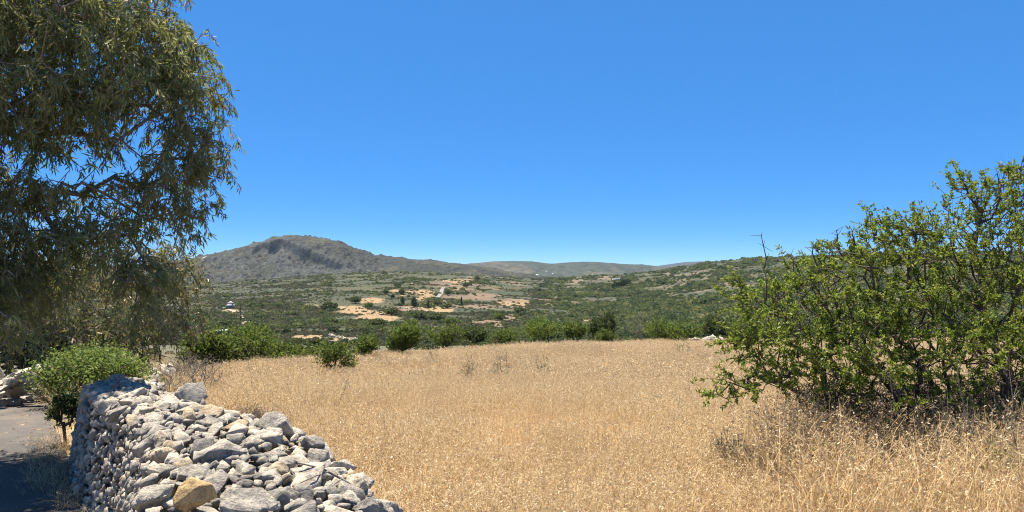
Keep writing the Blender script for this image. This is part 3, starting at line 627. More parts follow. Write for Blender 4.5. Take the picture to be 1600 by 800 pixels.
def eucalyptus(name, label, roots, targets, mat, leaf_n, L, Wd, spray, base, tip=0.004, thin=0.012):
    pos, par, r, kids = grow(roots, targets, wander=0.13, path_w=0.22, seg=0.35, lift=0.10, tip=tip, expo=2.35)
    t = empty(name, base); tag(t, label, 'tree'); mb = MB(); wood(mb, pos, par, r, 0.0, 8, 4, 0.03)
    nodes = np.nonzero(r < thin)[0]; tips = nodes[kids[nodes] == 0]
    org = np.concatenate([pos[tips], pos[tips], pos[nodes[rng.random(len(nodes)) < 0.35]]])
    LF = MB(); nS = len(org)
    # each spray: a hanging twig with narrow leaves along it
    d0 = unit(rng.normal(size=(nS, 3)) * np.array([1, 1, 0.5]) + np.array([0, 0, 0.15])); ln = rng.uniform(0.6, 1.25, nS) * spray
    K = 4; pts = [org]
    for k in range(K):
        dd = unit(d0 * (1 - 0.24 * k) + np.array([0, 0, -0.33 * k]) + rng.normal(size=(nS, 3)) * 0.12); pts.append(pts[-1] + dd * (ln / K)[:, None])
    for k in range(K): frusta(mb, pts[k], pts[k + 1], np.full(nS, 0.0028), np.full(nS, 0.0022), 3)
    n = leaf_n * nS; si = rng.integers(0, nS, n); tt = rng.random(n) ** 0.8 * K * 0.999; ki = tt.astype(int); fr = (tt - ki)[:, None]
    PT = np.stack(pts); P = PT[ki, si] * (1 - fr) + PT[ki + 1, si] * fr + rng.normal(size=(n, 3)) * 0.015
    tw = unit(PT[ki + 1, si] - PT[ki, si])
    D = unit(tw * 0.5 + rng.normal(size=(n, 3)) * 0.55 + np.array([0, 0, -0.62]))
    leaves(LF, P, D, rng.uniform(0.6, 1.15, n) * L, rng.uniform(0.7, 1.2, n) * Wd, rng.uniform(-0.15, 0.3, (n, 1)))
    b_ = np.array(base)
    obj('branches', mb.mesh('branches', M['bark_grey'], True, loc=b_), t); obj('foliage', LF.mesh('foliage', mat, True, loc=b_), t)
    print(name, 'leaves', n, 'nodes', len(pos)); return t
# the big eucalyptus that fills the upper left; its trunk stands outside the picture
EU = [(60, 50, 120, 100, 7.2, 1.1), (180, 40, 100, 70, 7.6, 1.1), (250, 62, 58, 50, 8.1, .7), (278, 130, 56, 50, 8.2, .7), (292, 205, 52, 46, 8.2, .6), (215, 130, 80, 60, 7.8, 1.0), (120, 160, 90, 60, 7.4, 1.0), (30, 180, 70, 80, 7.1, .9),
      (312, 258, 28, 36, 8.2, .4), (255, 275, 55, 40, 7.9, .7), (160, 300, 60, 35, 7.6, .8, .6), (40, 320, 70, 50, 7.3, .9), (304, 328, 20, 20, 8.1, .3), (270, 330, 30, 24, 8.0, .4), (225, 345, 50, 30, 7.8, .5), (120, 375, 90, 40, 7.5, .8, .9),
      (225, 425, 36, 36, 7.3, .4, 1.2), (210, 468, 18, 22, 7.3, .3), (40, 430, 60, 50, 7.2, .7), (40, 480, 45, 30, 7.2, .5, .7), (-8, 520, 10, 40, 5.8, .25, 1.0),
      (60, -60, 190, 80, 7.4, 1.4), (-120, 0, 150, 150, 7.0, 1.6, .7), (-150, 250, 150, 140, 6.7, 1.5, 1.0), (-120, 420, 110, 90, 6.4, 1.2, 1.1), (-60, -200, 200, 110, 7.4, 1.6, .6),
      (-330, 300, 150, 200, 6.4, 1.4, .6), (-330, 60, 180, 180, 6.6, 1.5, .5), (-500, 150, 150, 200, 6.8, 1.6, .4)]
tb = np.array([-8.1, 8.0, float(zfield(-8.1, 8.0))])
eucalyptus('eucalyptus_tree', 'large eucalyptus with drooping olive foliage hanging over the lane at upper left', [[tb, tb + [.1, -.05, 1.2], tb + [.35, -.1, 2.4], tb + [.5, -.2, 3.6], tb + [.9, -.3, 4.8]]], in_ellipsoids(EU, 40), M['euc'], 32, 0.1, 0.015, 0.4, tb)
# two paler ones further along the lane
E2 = [(250, 420, 50, 45, 15.5, .9), (285, 460, 38, 40, 15.5, .8), (210, 470, 60, 45, 15.2, .9), (270, 505, 45, 38, 15.3, .8), (200, 520, 55, 38, 15, .8), (150, 440, 50, 55, 15.5, .9), (140, 505, 45, 45, 15, .8), (272, 395, 26, 22, 15.7, .5), (180, 400, 40, 40, 15.6, .8), (230, 540, 40, 22, 15, .5)]
p2 = np.array([px(205, 15.6), 15.6, 0]); p2[2] = zfield(p2[0], p2[1])
eucalyptus('eucalyptus_tree', 'pale brownish young eucalyptus behind the wall, against the mountain', [[p2, p2 + [.05, 0, .6], p2 + [.1, 0, 1.3]]], in_ellipsoids(E2, 44), M['euc2'], 20, 0.15, 0.023, 0.55, p2, tip=0.005)
E3 = [(70, 450, 70, 60, 13.5, .9), (30, 400, 60, 50, 13.5, .9), (110, 410, 50, 50, 13.8, .9), (50, 520, 70, 45, 13.2, .9), (-60, 440, 70, 90, 13, 1), (110, 520, 40, 40, 13.2, .6), (-20, 560, 50, 30, 13, .6)]
p3 = np.array([px(30, 13.6), 13.6, 0]); p3[2] = zfield(p3[0], p3[1])
eucalyptus('eucalyptus_tree', 'shaded eucalyptus beyond the bend of the lane at the left edge', [[p3, p3 + [.05, 0, .6], p3 + [.1, 0, 1.2]]], in_ellipsoids(E3, 40), M['euc2'], 12, 0.17, 0.028, 0.55, p3, tip=0.005)

# thorny wild pear at the right
PE = [(1215, 480, 45, 50, 6.3, .5), (1170, 520, 40, 35, 6.2, .4), (1155, 450, 18, 22, 6.2, .25), (1265, 430, 48, 40, 6.5, .6), (1325, 395, 48, 36, 6.7, .6), (1400, 385, 55, 45, 6.9, .7), (1395, 345, 42, 20, 6.9, .4), (1440, 350, 30, 22, 6.9, .4), (1480, 385, 55, 48, 7.0, .7),
      (1545, 360, 60, 50, 7.1, .8), (1515, 300, 36, 30, 7.0, .35, .8), (1590, 300, 45, 48, 7.1, .6), (1505, 268, 12, 10, 7.0, .15, 1.5), (1596, 255, 16, 16, 7.0, .2), (1290, 500, 70, 50, 6.6, .8), (1390, 470, 80, 60, 6.8, .9), (1500, 460, 80, 60, 6.9, .9), (1590, 440, 80, 70, 7.0, 1),
      (1240, 560, 70, 36, 6.4, .6), (1170, 585, 40, 22, 6.2, .4, .8), (1122, 602, 18, 10, 6.1, .2), (1340, 550, 70, 40, 6.4, .7), (1450, 540, 80, 40, 6.4, .7), (1560, 530, 80, 45, 6.5, .8), (1330, 600, 70, 30, 6.6, .8, .6), (1450, 600, 90, 36, 6.9, .8, 1.2), (1570, 600, 80, 36, 7.0, .8, 1.4), (1640, 560, 70, 50, 7.0, .8, 1.2), (1700, 380, 90, 110, 7.2, 1.1, .7), (1700, 520, 90, 70, 7, 1, .6), (1640, 280, 50, 60, 7.3, .7, .6), (1800, 420, 90, 120, 7.3, 1.1, .5)]
bp = np.array([4.55, 7.1, float(zfield(4.55, 7.1))])
stems = []
for (dx, dy, hx, hy, h) in [(-.5, -.1, -.55, -.2, .9), (-.15, .1, -.35, .05, 1.1), (.1, -.15, .05, -.25, 1.2), (.35, .1, .5, .1, 1.1), (-.85, .05, -1.0, -.1, .75), (.7, -.05, 1.0, -.1, .9)]:
    a = bp + [dx, dy, 0]; stems.append([a, a + [hx * .3, hy * .3, h * .35], a + [hx * .6 + .05, hy * .6, h * .7], a + [hx, hy, h]])
PE = [(a_, b_ + 14, *q_) for a_, b_, *q_ in PE]
pos, par, r, kids = grow(stems, in_ellipsoids(PE, 72), wander=0.16, path_w=0.3, seg=0.14, lift=0.04, tip=0.0032, expo=2.3)
pear = empty('wild_pear_shrub', bp); tag(pear, 'large thorny green shrub with tangled dark stems at the right edge', 'shrub')
mb = MB(); wood(mb, pos, par, r, 0, 7, 4, 0.02)
thin = np.nonzero((r < 0.009) & (par >= 0))[0]
th = thin[rng.random(len(thin)) < 0.7]                                             # thorny spur twigs
dth = unit(unit(pos[th] - pos[par[th]]) * 0.5 + randdir(len(th), 0.2)); lth = rng.uniform(0.04, 0.12, (len(th), 1)); frusta(mb, pos[th], pos[th] + dth * lth, np.full(len(th), .0028), np.full(len(th), .001), 3)
# bare upright twigs that stick out of the crown
for (x, y0, x1, y1, Yv) in [(1200, 470, 1191, 372, 6.3), (1245, 460, 1236, 400, 6.4), (1275, 420, 1268, 385, 6.5), (1310, 400, 1306, 362, 6.6), (1368, 375, 1362, 338, 6.8), (1555, 330, 1566, 262, 7.0), (1545, 380, 1548, 335, 7.0), (1572, 310, 1600, 258, 7.0), (1335, 385, 1331, 360, 6.7)]:
    A_ = np.array([px(x, Yv), Yv, zpx(y0, Yv)]); B_ = np.array([px(x1, Yv), Yv, zpx(y1, Yv)])
    ch = [A_ + (B_ - A_) * t_ + rng.normal(size=3) * 0.012 for t_ in np.linspace(0, 1, 7)]; tube(mb, ch, np.linspace(.009, .003, 7), 5)
    for c_ in ch[1:]:
        for _ in range(3):
            d_ = randdir(1, .3)[0]; tube(mb, [c_, c_ + d_ * rng.uniform(.03, .1)], np.array([.003, .0012]), 3)
obj('branches', mb.mesh('branches', M['bark'], True, loc=bp), pear)
TH = [(1290, 625, 60, 30, 6.7, .5), (1380, 640, 70, 40, 6.9, .6), (1480, 640, 80, 45, 7.0, .6), (1570, 635, 70, 45, 7.0, .6), (1660, 630, 70, 45, 7.0, .6)]   # dead lower thicket
pos2, par2, r2, kids2 = grow(stems, in_ellipsoids(TH, 300), wander=.25, path_w=.1, seg=.1, tip=.003, expo=2.6); mb = MB(); wood(mb, pos2, par2, r2, 0, 4, 3, .01)
tw = np.nonzero(par2 >= 0)[0]; tw = np.concatenate([tw, tw]); d_ = randdir(len(tw), .2) * rng.uniform(.05, .16, (len(tw), 1)); frusta(mb, pos2[tw], pos2[tw] + d_, np.full(len(tw), .0036), np.full(len(tw), .0018), 3)
obj('dead_thicket', mb.mesh('dead_thicket', M['bark'], True, loc=bp), pear)
LF = MB(); tips = np.nonzero((kids == 0) & (par >= 0))[0]
ctr = np.array([4.7, 7.0, 1.0]); shoots = MB(); RC, RA = [], []
for rep_ in range(2):                                                              # long shoots that give the spiky outline
    od = unit(unit(pos[tips] - ctr) * .55 + unit(pos[tips] - pos[par[tips]]) * .5 + rng.normal(size=(len(tips), 3)) * .38 + np.array([0, 0, .3])); ln = rng.uniform(.06, .34, len(tips)) * rng.random(len(tips)) ** .6; p0 = pos[tips]
    for q in range(4):
        p1 = p0 + od * (ln / 4)[:, None] + rng.normal(size=p0.shape) * .008; frusta(shoots, p0, p1, np.full(len(tips), .0034 - .0006 * q), np.full(len(tips), .0028 - .0006 * q), 3)
        m_ = rng.random(len(tips)) < .8; RC.append(p1[m_]); RA.append(od[m_] + rng.normal(size=(m_.sum(), 3)) * .5); p0 = p1
obj('shoots', shoots.mesh('shoots', M['bark'], True, loc=bp), pear)
m_ = thin[rng.random(len(thin)) < .32]; RC.append(pos[m_]); RA.append(randdir(len(m_), .5)); C0 = np.concatenate(RC); ax = unit(np.concatenate(RA)); k = 9
P = np.repeat(C0, k, 0) + rng.normal(size=(len(C0) * k, 3)) * 0.008
D = unit(np.repeat(ax, k, 0) * 0.6 + rng.normal(size=(len(P), 3)) * 0.6)
leaves(LF, P, D, rng.uniform(0.022, 0.046, len(P)), rng.uniform(0.010, 0.016, len(P)), 0.15)
obj('foliage', LF.mesh('foliage', M['pear'], True, loc=bp), pear); print('pear leaves', len(P), len(pos))

def shrub(name, label, x, yb, w, h, mat, Yv=None, cat='shrub', leaf=0.09, dens=1.0, trunk=0.15, group=None, lumps=7, bark='bark', flat=False):
    """x, yb: photo position of the foot; w, h: photo size; Yv: distance when it stands beyond the field"""
    hide = 0.0
    if Yv is None: p = foot(x, yb); hide = 0.34
    else:
        p = np.array([px(x, Yv), Yv, 0.0]); p[2] = zfield(p[0], Yv) if Yv < 45 else hz(p[:1], np.array([Yv]))[0]
    w *= 1.15; h *= 1.1
    Yv = p[1]; wm, hm = w / F * Yv, max(h / F * Yv, 0.2) + hide
    if Yv >= 30: hm = zpx(yb - h, Yv) - p[2]
    c = []
    for _ in range(lumps):
        a = rng.uniform(0, 6.28); q = rng.random() ** 0.6 * 0.33; zc_ = rng.uniform(0.45, 0.78) if not flat else rng.uniform(.6, .85)
        c.append((math.cos(a) * q * wm, math.sin(a) * q * wm, zc_ * hm, rng.uniform(0.17, 0.27) * wm, rng.uniform(0.16, 0.26) * hm))
    T = []
    n = int(26 * dens)
    for (cx, cy, cz, rr, rz) in c:
        u = unit(rng.normal(size=(n, 3))) * rng.random((n, 1)) ** (1 / 2.5); T.append(np.stack([cx + u[:, 0] * rr, cy + u[:, 1] * rr, cz + u[:, 2] * rz], 1))
    T = np.concatenate(T); T[:, 2] = np.maximum(T[:, 2], 0.06 * hm)
    st = [[np.array([rng.normal() * .04 * wm, rng.normal() * .04 * wm, -0.05]), np.array([rng.normal() * .06 * wm, rng.normal() * .06 * wm, trunk * hm])] for _ in range(3)]
    pos, par, r, kids = grow(st, T, wander=0.15, path_w=0.25, seg=0.2 * wm, tip=0.0022 * wm + 0.002, expo=2.3)
    t = empty(name, p); tag(t, label, cat, group); mb = MB(); wood(mb, pos, par, r, 0, 5, 3, 0.015 * wm)
    obj('branches', mb.mesh('branches', M[bark]), t)
    sel = np.nonzero((r < 0.02 * wm) & (pos[:, 2] > trunk * hm * 0.8))[0]; k = int(10 * dens) + 2
    P = np.repeat(pos[sel], k, 0) + rng.normal(size=(len(sel) * k, 3)) * 0.045 * wm
    LF = MB(); leaves(LF, P, randdir(len(P), 0.35), rng.uniform(.6, 1.2, len(P)) * leaf, rng.uniform(.4, .6, len(P)) * leaf, 0.15, fine=False)
    obj('foliage', LF.mesh('foliage', mat), t); return t
G = 'shrubs along the far edge of the field'
shrub('shrub', 'dark green shrub left of the bright bush, just behind the wall end', 312, 570, 70, 44, M['green'], group=G, leaf=.1)
shrub('shrub', 'largest bright green bush at the left end of the field edge', 376, 562, 104, 60, M['bright'], Yv=21, group=G, leaf=.09, lumps=18, trunk=.05)
shrub('shrub', 'mid green shrub with bare dark stems in front of the brightest bush', 372, 568, 100, 40, M['green'], group=G, leaf=.09)
shrub('shrub', 'low spreading green shrub between the bright bush and the small tree', 458, 562, 84, 38, M['green'], Yv=20, group=G, leaf=.09, lumps=9)
shrub('small_tree', 'small dark tree with forked trunk standing alone in the straw grass', 526, 582, 64, 52, M['green'], cat='tree', leaf=.07, trunk=.35, dens=.85)
shrub('shrub', 'green shrub just right of the small forked tree', 573, 558, 50, 30, M['green'], group=G, leaf=.09)
shrub('shrub', 'round bright bush with dark base, alone at the middle of the field edge', 632, 553, 54, 42, M['bright'], group=G, leaf=.08, dens=1.3, lumps=9, trunk=.05)
shrub('shrub', 'open stemmed green shrub right of the round bright bush', 692, 546, 62, 36, M['green'], group=G, leaf=.1, trunk=.3, dens=.9)
shrub('shrub', 'rounded dark grey-green bush set behind the open stemmed shrub', 748, 531, 52, 26, M['dark'], Yv=44, group=G, leaf=.16, dens=1.2)
shrub('shrub', 'low green strip of shrub left of the umbrella-shaped shrub', 795, 532, 70, 16, M['green'], Yv=40, group=G, leaf=.13)
shrub('shrub', 'umbrella-shaped bright green shrub on a short dark trunk', 850, 539, 72, 34, M['bright'], Yv=33, group=G, leaf=.12, trunk=.25, lumps=9, flat=True)
shrub('shrub', 'dark green shrub right of the umbrella-shaped shrub', 902, 531, 46, 30, M['green'], Yv=37, group=G, leaf=.13)
shrub('shrub', 'tall dark shrub standing behind the little bush near the bare tree', 944, 524, 50, 32, M['dark'], Yv=44, group=G, leaf=.17, dens=1.2)
shrub('shrub', 'little green bush at the grass edge left of the bare tree', 944, 534, 30, 20, M['green'], Yv=35, group=G, leaf=.1)
shrub('bare_tree', 'sparse grey-brown tree with many bare upright stems at the field edge', 997, 533, 40, 44, M['grey'], Yv=36, cat='tree', leaf=.06, trunk=.3, dens=.5, bark='bark_grey')
shrub('shrub', 'broad dense green shrub right of the bare tree', 1050, 533, 84, 32, M['green'], Yv=37, group=G, leaf=.14, lumps=10, dens=1.2, trunk=.05)
shrub('shrub', 'dark shrub behind the stone heap beside the thorny shrub', 1118, 522, 70, 26, M['dark'], Yv=48, group=G, leaf=.18, lumps=9)
shrub('shrub', 'low olive bush just left of the large thorny shrub, far across the field', 1165, 526, 60, 28, M['green'], Yv=42, group=G, leaf=.14)
shrub('shrub', 'dark low shrubs seen under the thorny shrub at the right', 1560, 540, 120, 30, M['green'], Yv=40, group=G, leaf=.15)
shrub('bramble_bush', 'light green bramble mound behind the far end of the wall', 160, 632, 158, 82, M['bramble'], Yv=11.2, leaf=.055, dens=1.5, lumps=20, trunk=.05)
shrub('shaded_thicket', 'dark shaded thicket beyond the low stone wall at the left edge', 45, 625, 190, 95, M['dark'], Yv=14.2, leaf=.09, dens=1.3, lumps=14, trunk=.05)
shrub('sapling', 'dark leafy sapling against the shaded end of the wall', 102, 690, 46, 96, M['dark'], Yv=7.9, leaf=.05, trunk=.3, dens=.8)
shrub('shrub', 'small dark green bush beside the grey twigs behind the wall', 258, 610, 44, 36, M['green'], Yv=11.5, leaf=.05, trunk=.05, dens=1.1)

# ------------------------------------------------------------------ dry grass
M['straw'] = leaf_mat('dry_straw', [(0, (0.449, 0.3, 0.152)), (0.3, (0.607, 0.432, 0.23)), (0.6, (0.72, 0.553, 0.322)), (0.85, (0.788, 0.637, 0.401)), (1, (0.855, 0.756, 0.532))], 0.5, 0.6, 0.3, clump=(0.42, (0.563, 0.384, 0.2)), tt=(0.744, 0.553, 0.302))
M['oat'] = leaf_mat('pale_oat_husk', [(0, (0.399, 0.279, 0.144)), (0.5, (0.515, 0.39, 0.229)), (1, (0.615, 0.524, 0.356))], 0.35, 0.5, 0.4, tt=(0.498, 0.381, 0.212))
def clump(seed, n, rad, h0, h1, wid, husk, lean=0.25, mats=('straw', 'oat')):
    r = np.random.default_rng(seed); mb = MB()
    a = r.uniform(0, 6.28, n); q = np.sqrt(r.random(n)) * rad; B0 = np.stack([np.cos(a) * q, np.sin(a) * q, np.full(n, -0.03)], 1); h = r.uniform(h0, h1, n)
    az = r.uniform(0, 6.28, n); le = np.abs(r.normal(size=n)) * lean; dx = np.stack([np.cos(az) * le, np.sin(az) * le, np.ones(n)], 1)
    p = [B0, B0 + unit(dx * [1, 1, 1.3]) * (h * .5)[:, None]]; p.append(p[1] + unit(dx * [1.6, 1.6, 1]) * (h * .35)[:, None]); p.append(p[2] + unit(dx * [2.6, 2.6, .7]) * (h * .2)[:, None])
    S = np.stack([np.cos(az + 1.57 + r.normal(size=n) * .8), np.sin(az + 1.57 + r.normal(size=n) * .8), np.zeros(n)], 1)
    w = [wid, wid, wid * .8, wid * .3]
    v = np.stack([P + S * sg * ww for P, ww in zip(p, w) for sg in (-.5, .5)], 1).reshape(-1, 3)
    f = np.array([[0, 1, 3, 2], [2, 3, 5, 4], [4, 5, 7, 6]]); mb.add(v, (f[None] + (np.arange(n) * 8)[:, None, None]).reshape(-1, 4)); nst = n * 3
    if husk:
        k = husk; P = np.repeat(p[2], k, 0); Q_ = np.repeat(p[3], k, 0); t = r.random((n * k, 1)); P = P + (Q_ - P) * t * 1.05 + r.normal(size=(n * k, 3)) * .012
        leaves(mb, P, unit(r.normal(size=(n * k, 3)) * .7 + np.array([0, 0, -.5])), r.uniform(.016, .03, n * k) * wid / .003, r.uniform(.004, .007, n * k) * wid / .003, 0.1, fine=False)
    me = mb.mesh('grass_clump', M[mats[0]]); me.materials.append(M[mats[1]])
    mi = np.zeros(len(me.polygons), np.int32); mi[nst:] = 1; me.polygons.foreach_set('material_index', mi); return me
near_c = [clump(i, 46, .2, .22, .46, .0032, 4) for i in range(5)]
far_c = [clump(20 + i, 44, .28, .25, .46, .006, 3) for i in range(4)]
tall_c = [clump(40 + i, 30, .22, .45, .85, .004, 5, .35) for i in range(4)]
def wall_side(x, y):
    d = (x[:, None] - Q[None, ::3, 0]) ** 2 + (y[:, None] - Q[None, ::3, 1]) ** 2; i = d.argmin(1) * 3
    return (x - Q[i, 0]) * LQ[i, 0] + (y - Q[i, 1]) * LQ[i, 1], hr[i] + spill[i] * 0.75, i
def field_points(n, y0, y1, seed):
    r = np.random.default_rng(seed); y = np.sqrt(r.uniform(y0 ** 2, y1 ** 2, n)); x = r.uniform(-0.8, 0.85, n) * y
    side, lim, i = wall_side(x, y)
    ok = (y < EDGE(x, y)) & (x > np.interp(y, [0, 9, 14, 20, 44], [-9, -5.0, -6.1, -8, -30])) & ~((side > -lim) & (y < 10.2))
    x, y = x[ok], y[ok]; return x, y, r
PG, IG, SGs, RG, TG, ZG = [], [], [], [], [], []
for (n, y0, y1, base_i, nvar, sc) in [(9000, 2.2, 12, 0, 5, 1.0), (13000, 12, 24, 5, 4, 1.0), (17000, 24, 40, 5, 4, 1.25)]:
    x, y, r = field_points(n, y0, y1, int(n)); k = len(x)
    dense = fbm(x / 1.1, y / 1.1, o=3, seed=5); keep = r.random(k) < smooth(0.2, 0.5, dense) * 0.75 + 0.25; x, y, dense = x[keep], y[keep], dense[keep]; k = len(x)
    PG.append(np.stack([x, y, zfield(x, y)], 1)); IG.append(base_i + r.integers(0, nvar, k)); SGs.append(np.full(k, sc) * r.uniform(.8, 1.2, k)); RG.append(r.uniform(0, 6.28, k)); TG.append(r.normal(size=k) * .12)
    ZG.append(sc ** .3 * r.uniform(.7, 1.1, k) * (0.72 + 0.55 * fbm(x / 2.4, y / 2.4, o=3, seed=6)))
scatter('dry_grass', np.concatenate(PG), np.concatenate(IG), np.concatenate(SGs), np.concatenate(RG), near_c + far_c, label='golden dry wild oat grass filling the field', cat='grass', zs=np.concatenate(ZG), tilt=np.concatenate(TG))
# taller pale grass round the foot of the thorny shrub, at the wall and along the lane
r = np.random.default_rng(8); T_ = []
n = 520; y = r.uniform(4.3, 7.6, n); x = 1.9 + r.random(n) * 4.2 + (y - 5) * 0.2; ok = r.random(n) < 0.35 + 0.65 * np.exp(-((y - 5.7) / .8) ** 2); ok &= x / y > 0.30; T_.append(np.stack([x[ok], y[ok], r.uniform(.55, 1.0, ok.sum())], 1))
n = 160; i = r.integers(10, len(Q) - 15, n); o_ = -(hr[i] + spill[i] * .9 + r.random(n) * .25); T_.append(np.stack([Q[i, 0] + LQ[i, 0] * o_, Q[i, 1] + LQ[i, 1] * o_, r.uniform(.35, .6, n)], 1))
n = 70; i = r.integers(30, len(Q) - 5, n); o_ = hl[i] + .16 + r.random(n) ** 2 * .3; VG = np.stack([Q[i, 0] + LQ[i, 0] * o_, Q[i, 1] + LQ[i, 1] * o_, r.uniform(.12, .3, n)], 1)
n = 260; y = r.uniform(5, 15, n); x = -1.05 * y * .72 - r.random(n) * 2.2 - 1.0; T_.append(np.stack([x, y, r.uniform(.3, .6, n)], 1))
n = 700; y = r.uniform(9.5, 24, n); x = px(r.uniform(190, 400, n), y); okk = (r.random(n) < .4) & (y > 14); T_.append(np.stack([x, y, r.uniform(.3, .6, n)], 1)[okk])
n = 150; y = r.uniform(9.5, 15, n); x = np.interp(y, [9, 15], [-5.6, -7.0]) + r.normal(size=n) * .5; T_.append(np.stack([x, y, r.uniform(.3, .6, n)], 1))
T_ = np.concatenate(T_); LQ2 = resample(np.asarray(LANE, float), .25); dl = np.sqrt(((T_[:, None, :2] - LQ2[None]) ** 2).sum(2).min(1)); T_ = T_[(dl > 1.0) | (r.random(len(T_)) < .03)]; T_ = np.concatenate([T_, VG]); k = len(T_)
scatter('tall_dry_grass', np.stack([T_[:, 0], T_[:, 1], zfield(T_[:, 0], T_[:, 1])], 1), r.integers(0, 4, k), np.clip(T_[:, 2] * 1.3, .5, 1.1), r.uniform(0, 6.28, k), tall_c, label='tall bleached grass round the thorny shrub and along the wall', cat='grass', zs=T_[:, 2] * 1.1, tilt=r.normal(size=k) * .25)

# ------------------------------------------------------------------ scrub on the brow between the field and the valley
r = np.random.default_rng(15); n = 3000; y = r.uniform(13, 46, n); x = r.uniform(-0.85, 0.85, n) * y; pxx = x / y * F + 800
ok = (y > EDGE(x, y) + 0.6) & (r.random(n) < .8 * smooth(.42, .6, fbm(x / 3, y / 3, o=3, seed=95)) + .06) & ~((pxx < 250) & (y < 17)); x, y = x[ok], y[ok]; k = len(x)
sz = (.2 + .75 * r.random(k) ** 2.2) * np.clip(y / 30, .6, 1.2)
scatter('brow_scrub', np.stack([x, y, zfield(x, y) - .05], 1), np.where(r.random(k) < .3, 3 + r.integers(0, 2, k), r.integers(0, 3, k)), sz, r.uniform(0, 6.28, k), src_near, label='low scrub on the brow just beyond the straw field', cat='scrub', zs=sz * r.uniform(.6, 1, k))
n = 3200; y = r.uniform(46, 66, n); x = r.uniform(-.85, .85, n) * y; ok = r.random(n) < smooth(.3, .5, fbm(x / 6, y / 6, o=3, seed=96)) + .15; x, y = x[ok], y[ok]; k = len(x); sz = r.uniform(.5, 1.7, k)
scatter('slope_scrub', np.stack([x, y, hz(x, y) - .05], 1), np.where(r.random(k) < .3, 3 + r.integers(0, 2, k), r.integers(0, 3, k)), sz, r.uniform(0, 6.28, k), src_near, label='scrub on the slope falling away below the field', cat='scrub', zs=sz * r.uniform(.7, 1, k))

# ------------------------------------------------------------------ smaller stone walls, heaps and rocks
def stone_row(name, label, cat, line, zf, smin, smax, rows, n, org, seed, width=0.3, height=0.3):
    r = np.random.default_rng(seed); t = empty(name, org); tag(t, label, cat); o_ = np.array([float(q) for q in org]); line = np.asarray(line, float)
    d = np.r_[0, np.cumsum(np.linalg.norm(np.diff(line, axis=0), axis=1))]
    for _ in range(n):
        u = r.random() * d[-1]; x = np.interp(u, d, line[:, 0]) + r.normal() * width * .5; y = np.interp(u, d, line[:, 1]) + r.normal() * width * .5; q = r.random()
        s = smin + (smax - smin) * r.random() ** 1.6; p = np.array([x, y, float(zf(np.array([x]), np.array([y]))[0]) + q * height])
        stone_part(p, s, np.array([0, -.2, 1.]), STONE[r.integers(22)], t, o_, r)
    return t
c = ground_at(55, 632); a_ = ground_at(-30, 640); e_ = ground_at(128, 612)
stone_row('low_stone_wall', 'low broken stone wall on the far side of the lane at the left edge', 'stone wall', [a_[:2], c[:2], e_[:2]], zfield, .07, .2, 2, 130, c, 3, .35, .55)
stone_row('rock_outcrop', 'pale tumbled rocks between the eucalyptus and the round green bush', 'rocks', [(px(232, 12.5), 12.5), (px(262, 13.5), 13.5)], zfield, .08, .2, 2, 22, (px(245, 13), 13, float(zfield(px(245, 13), 13))), 4, .25, .5)
stone_row('stone_heap', 'grey heap of field stones at the far edge beside the thorny shrub', 'stone heap', [(px(1085, 35.5), 35.5), (px(1128, 35.5), 35.5)], zfield, .1, .24, 2, 60, (px(1105, 35.5), 35.5, float(zfield(px(1105, 35.5), 35.5))), 6, .35, .5)
c = hill_at(516, 525); d_ = hill_at(542, 531); e_ = hill_at(560, 533)
stone_row('ruined_wall', 'long pale ruined field wall just above the left shrubs', 'stone wall', [c[:2], d_[:2]], hz, .18, .42, 2, 60, c, 7, .3, .5)
stone_row('ruined_wall', 'short pale wall stub with a squared end right of the long ruin', 'stone wall', [(d_ + .4 * (e_ - d_))[:2], e_[:2]], hz, .18, .38, 2, 26, d_, 9, .3, .5)
c = hill_at(618, 484); d_ = hill_at(656, 483)
stone_row('rubble_heap', 'whitish rubble beneath the cone-shaped dark trees on the terraces', 'stone heap', [c[:2], d_[:2]], hz, .3, .9, 2, 40, c, 10, 3.0, .6)
c = hill_at(1136, 505, 40)
v, f = rock(950, 3, .07, 12, (1, .7, .75)); mb = MB(); mb.add(v, f); bo = obj('boulder', mb.mesh('boulder', M['rock']), None, (c[0], c[1], c[2] + .25), (0.2, 0, .5), (1.0, .9, .95)); tag(bo, 'big pale boulder behind the stone heap, left of the thorny shrub', 'boulder')

# ------------------------------------------------------------------ tracks and road on the hillside
M['dirt'] = noise_mat('pale_dirt_track', [(0.3, (0.225, 0.165, 0.12)), (0.7, (0.33, 0.255, 0.188))], 0.8, 5, 0.3, 0.05)
M['road'] = noise_mat('grey_road', [(0.3, (0.165, 0.158, 0.15)), (0.7, (0.225, 0.214, 0.203))], 0.5, 4, 0.2, 0.02)
pl = np.array([hill_at(x_, y_) for x_, y_ in [(386, 509), (380, 500), (372, 491), (364, 486), (356, 484)]]); strip('dirt_track', pl[:, :2], 1.6, 1.6, M['dirt'], .35, hz, 5, step=2.0)
pl = np.array([hill_at(x_, y_) for x_, y_ in [(684, 466), (689, 460), (690, 455), (693, 450)]]); strip('country_road', pl[:, :2], 1.9, 1.9, M['road'], .5, hz, 5, step=4.0)

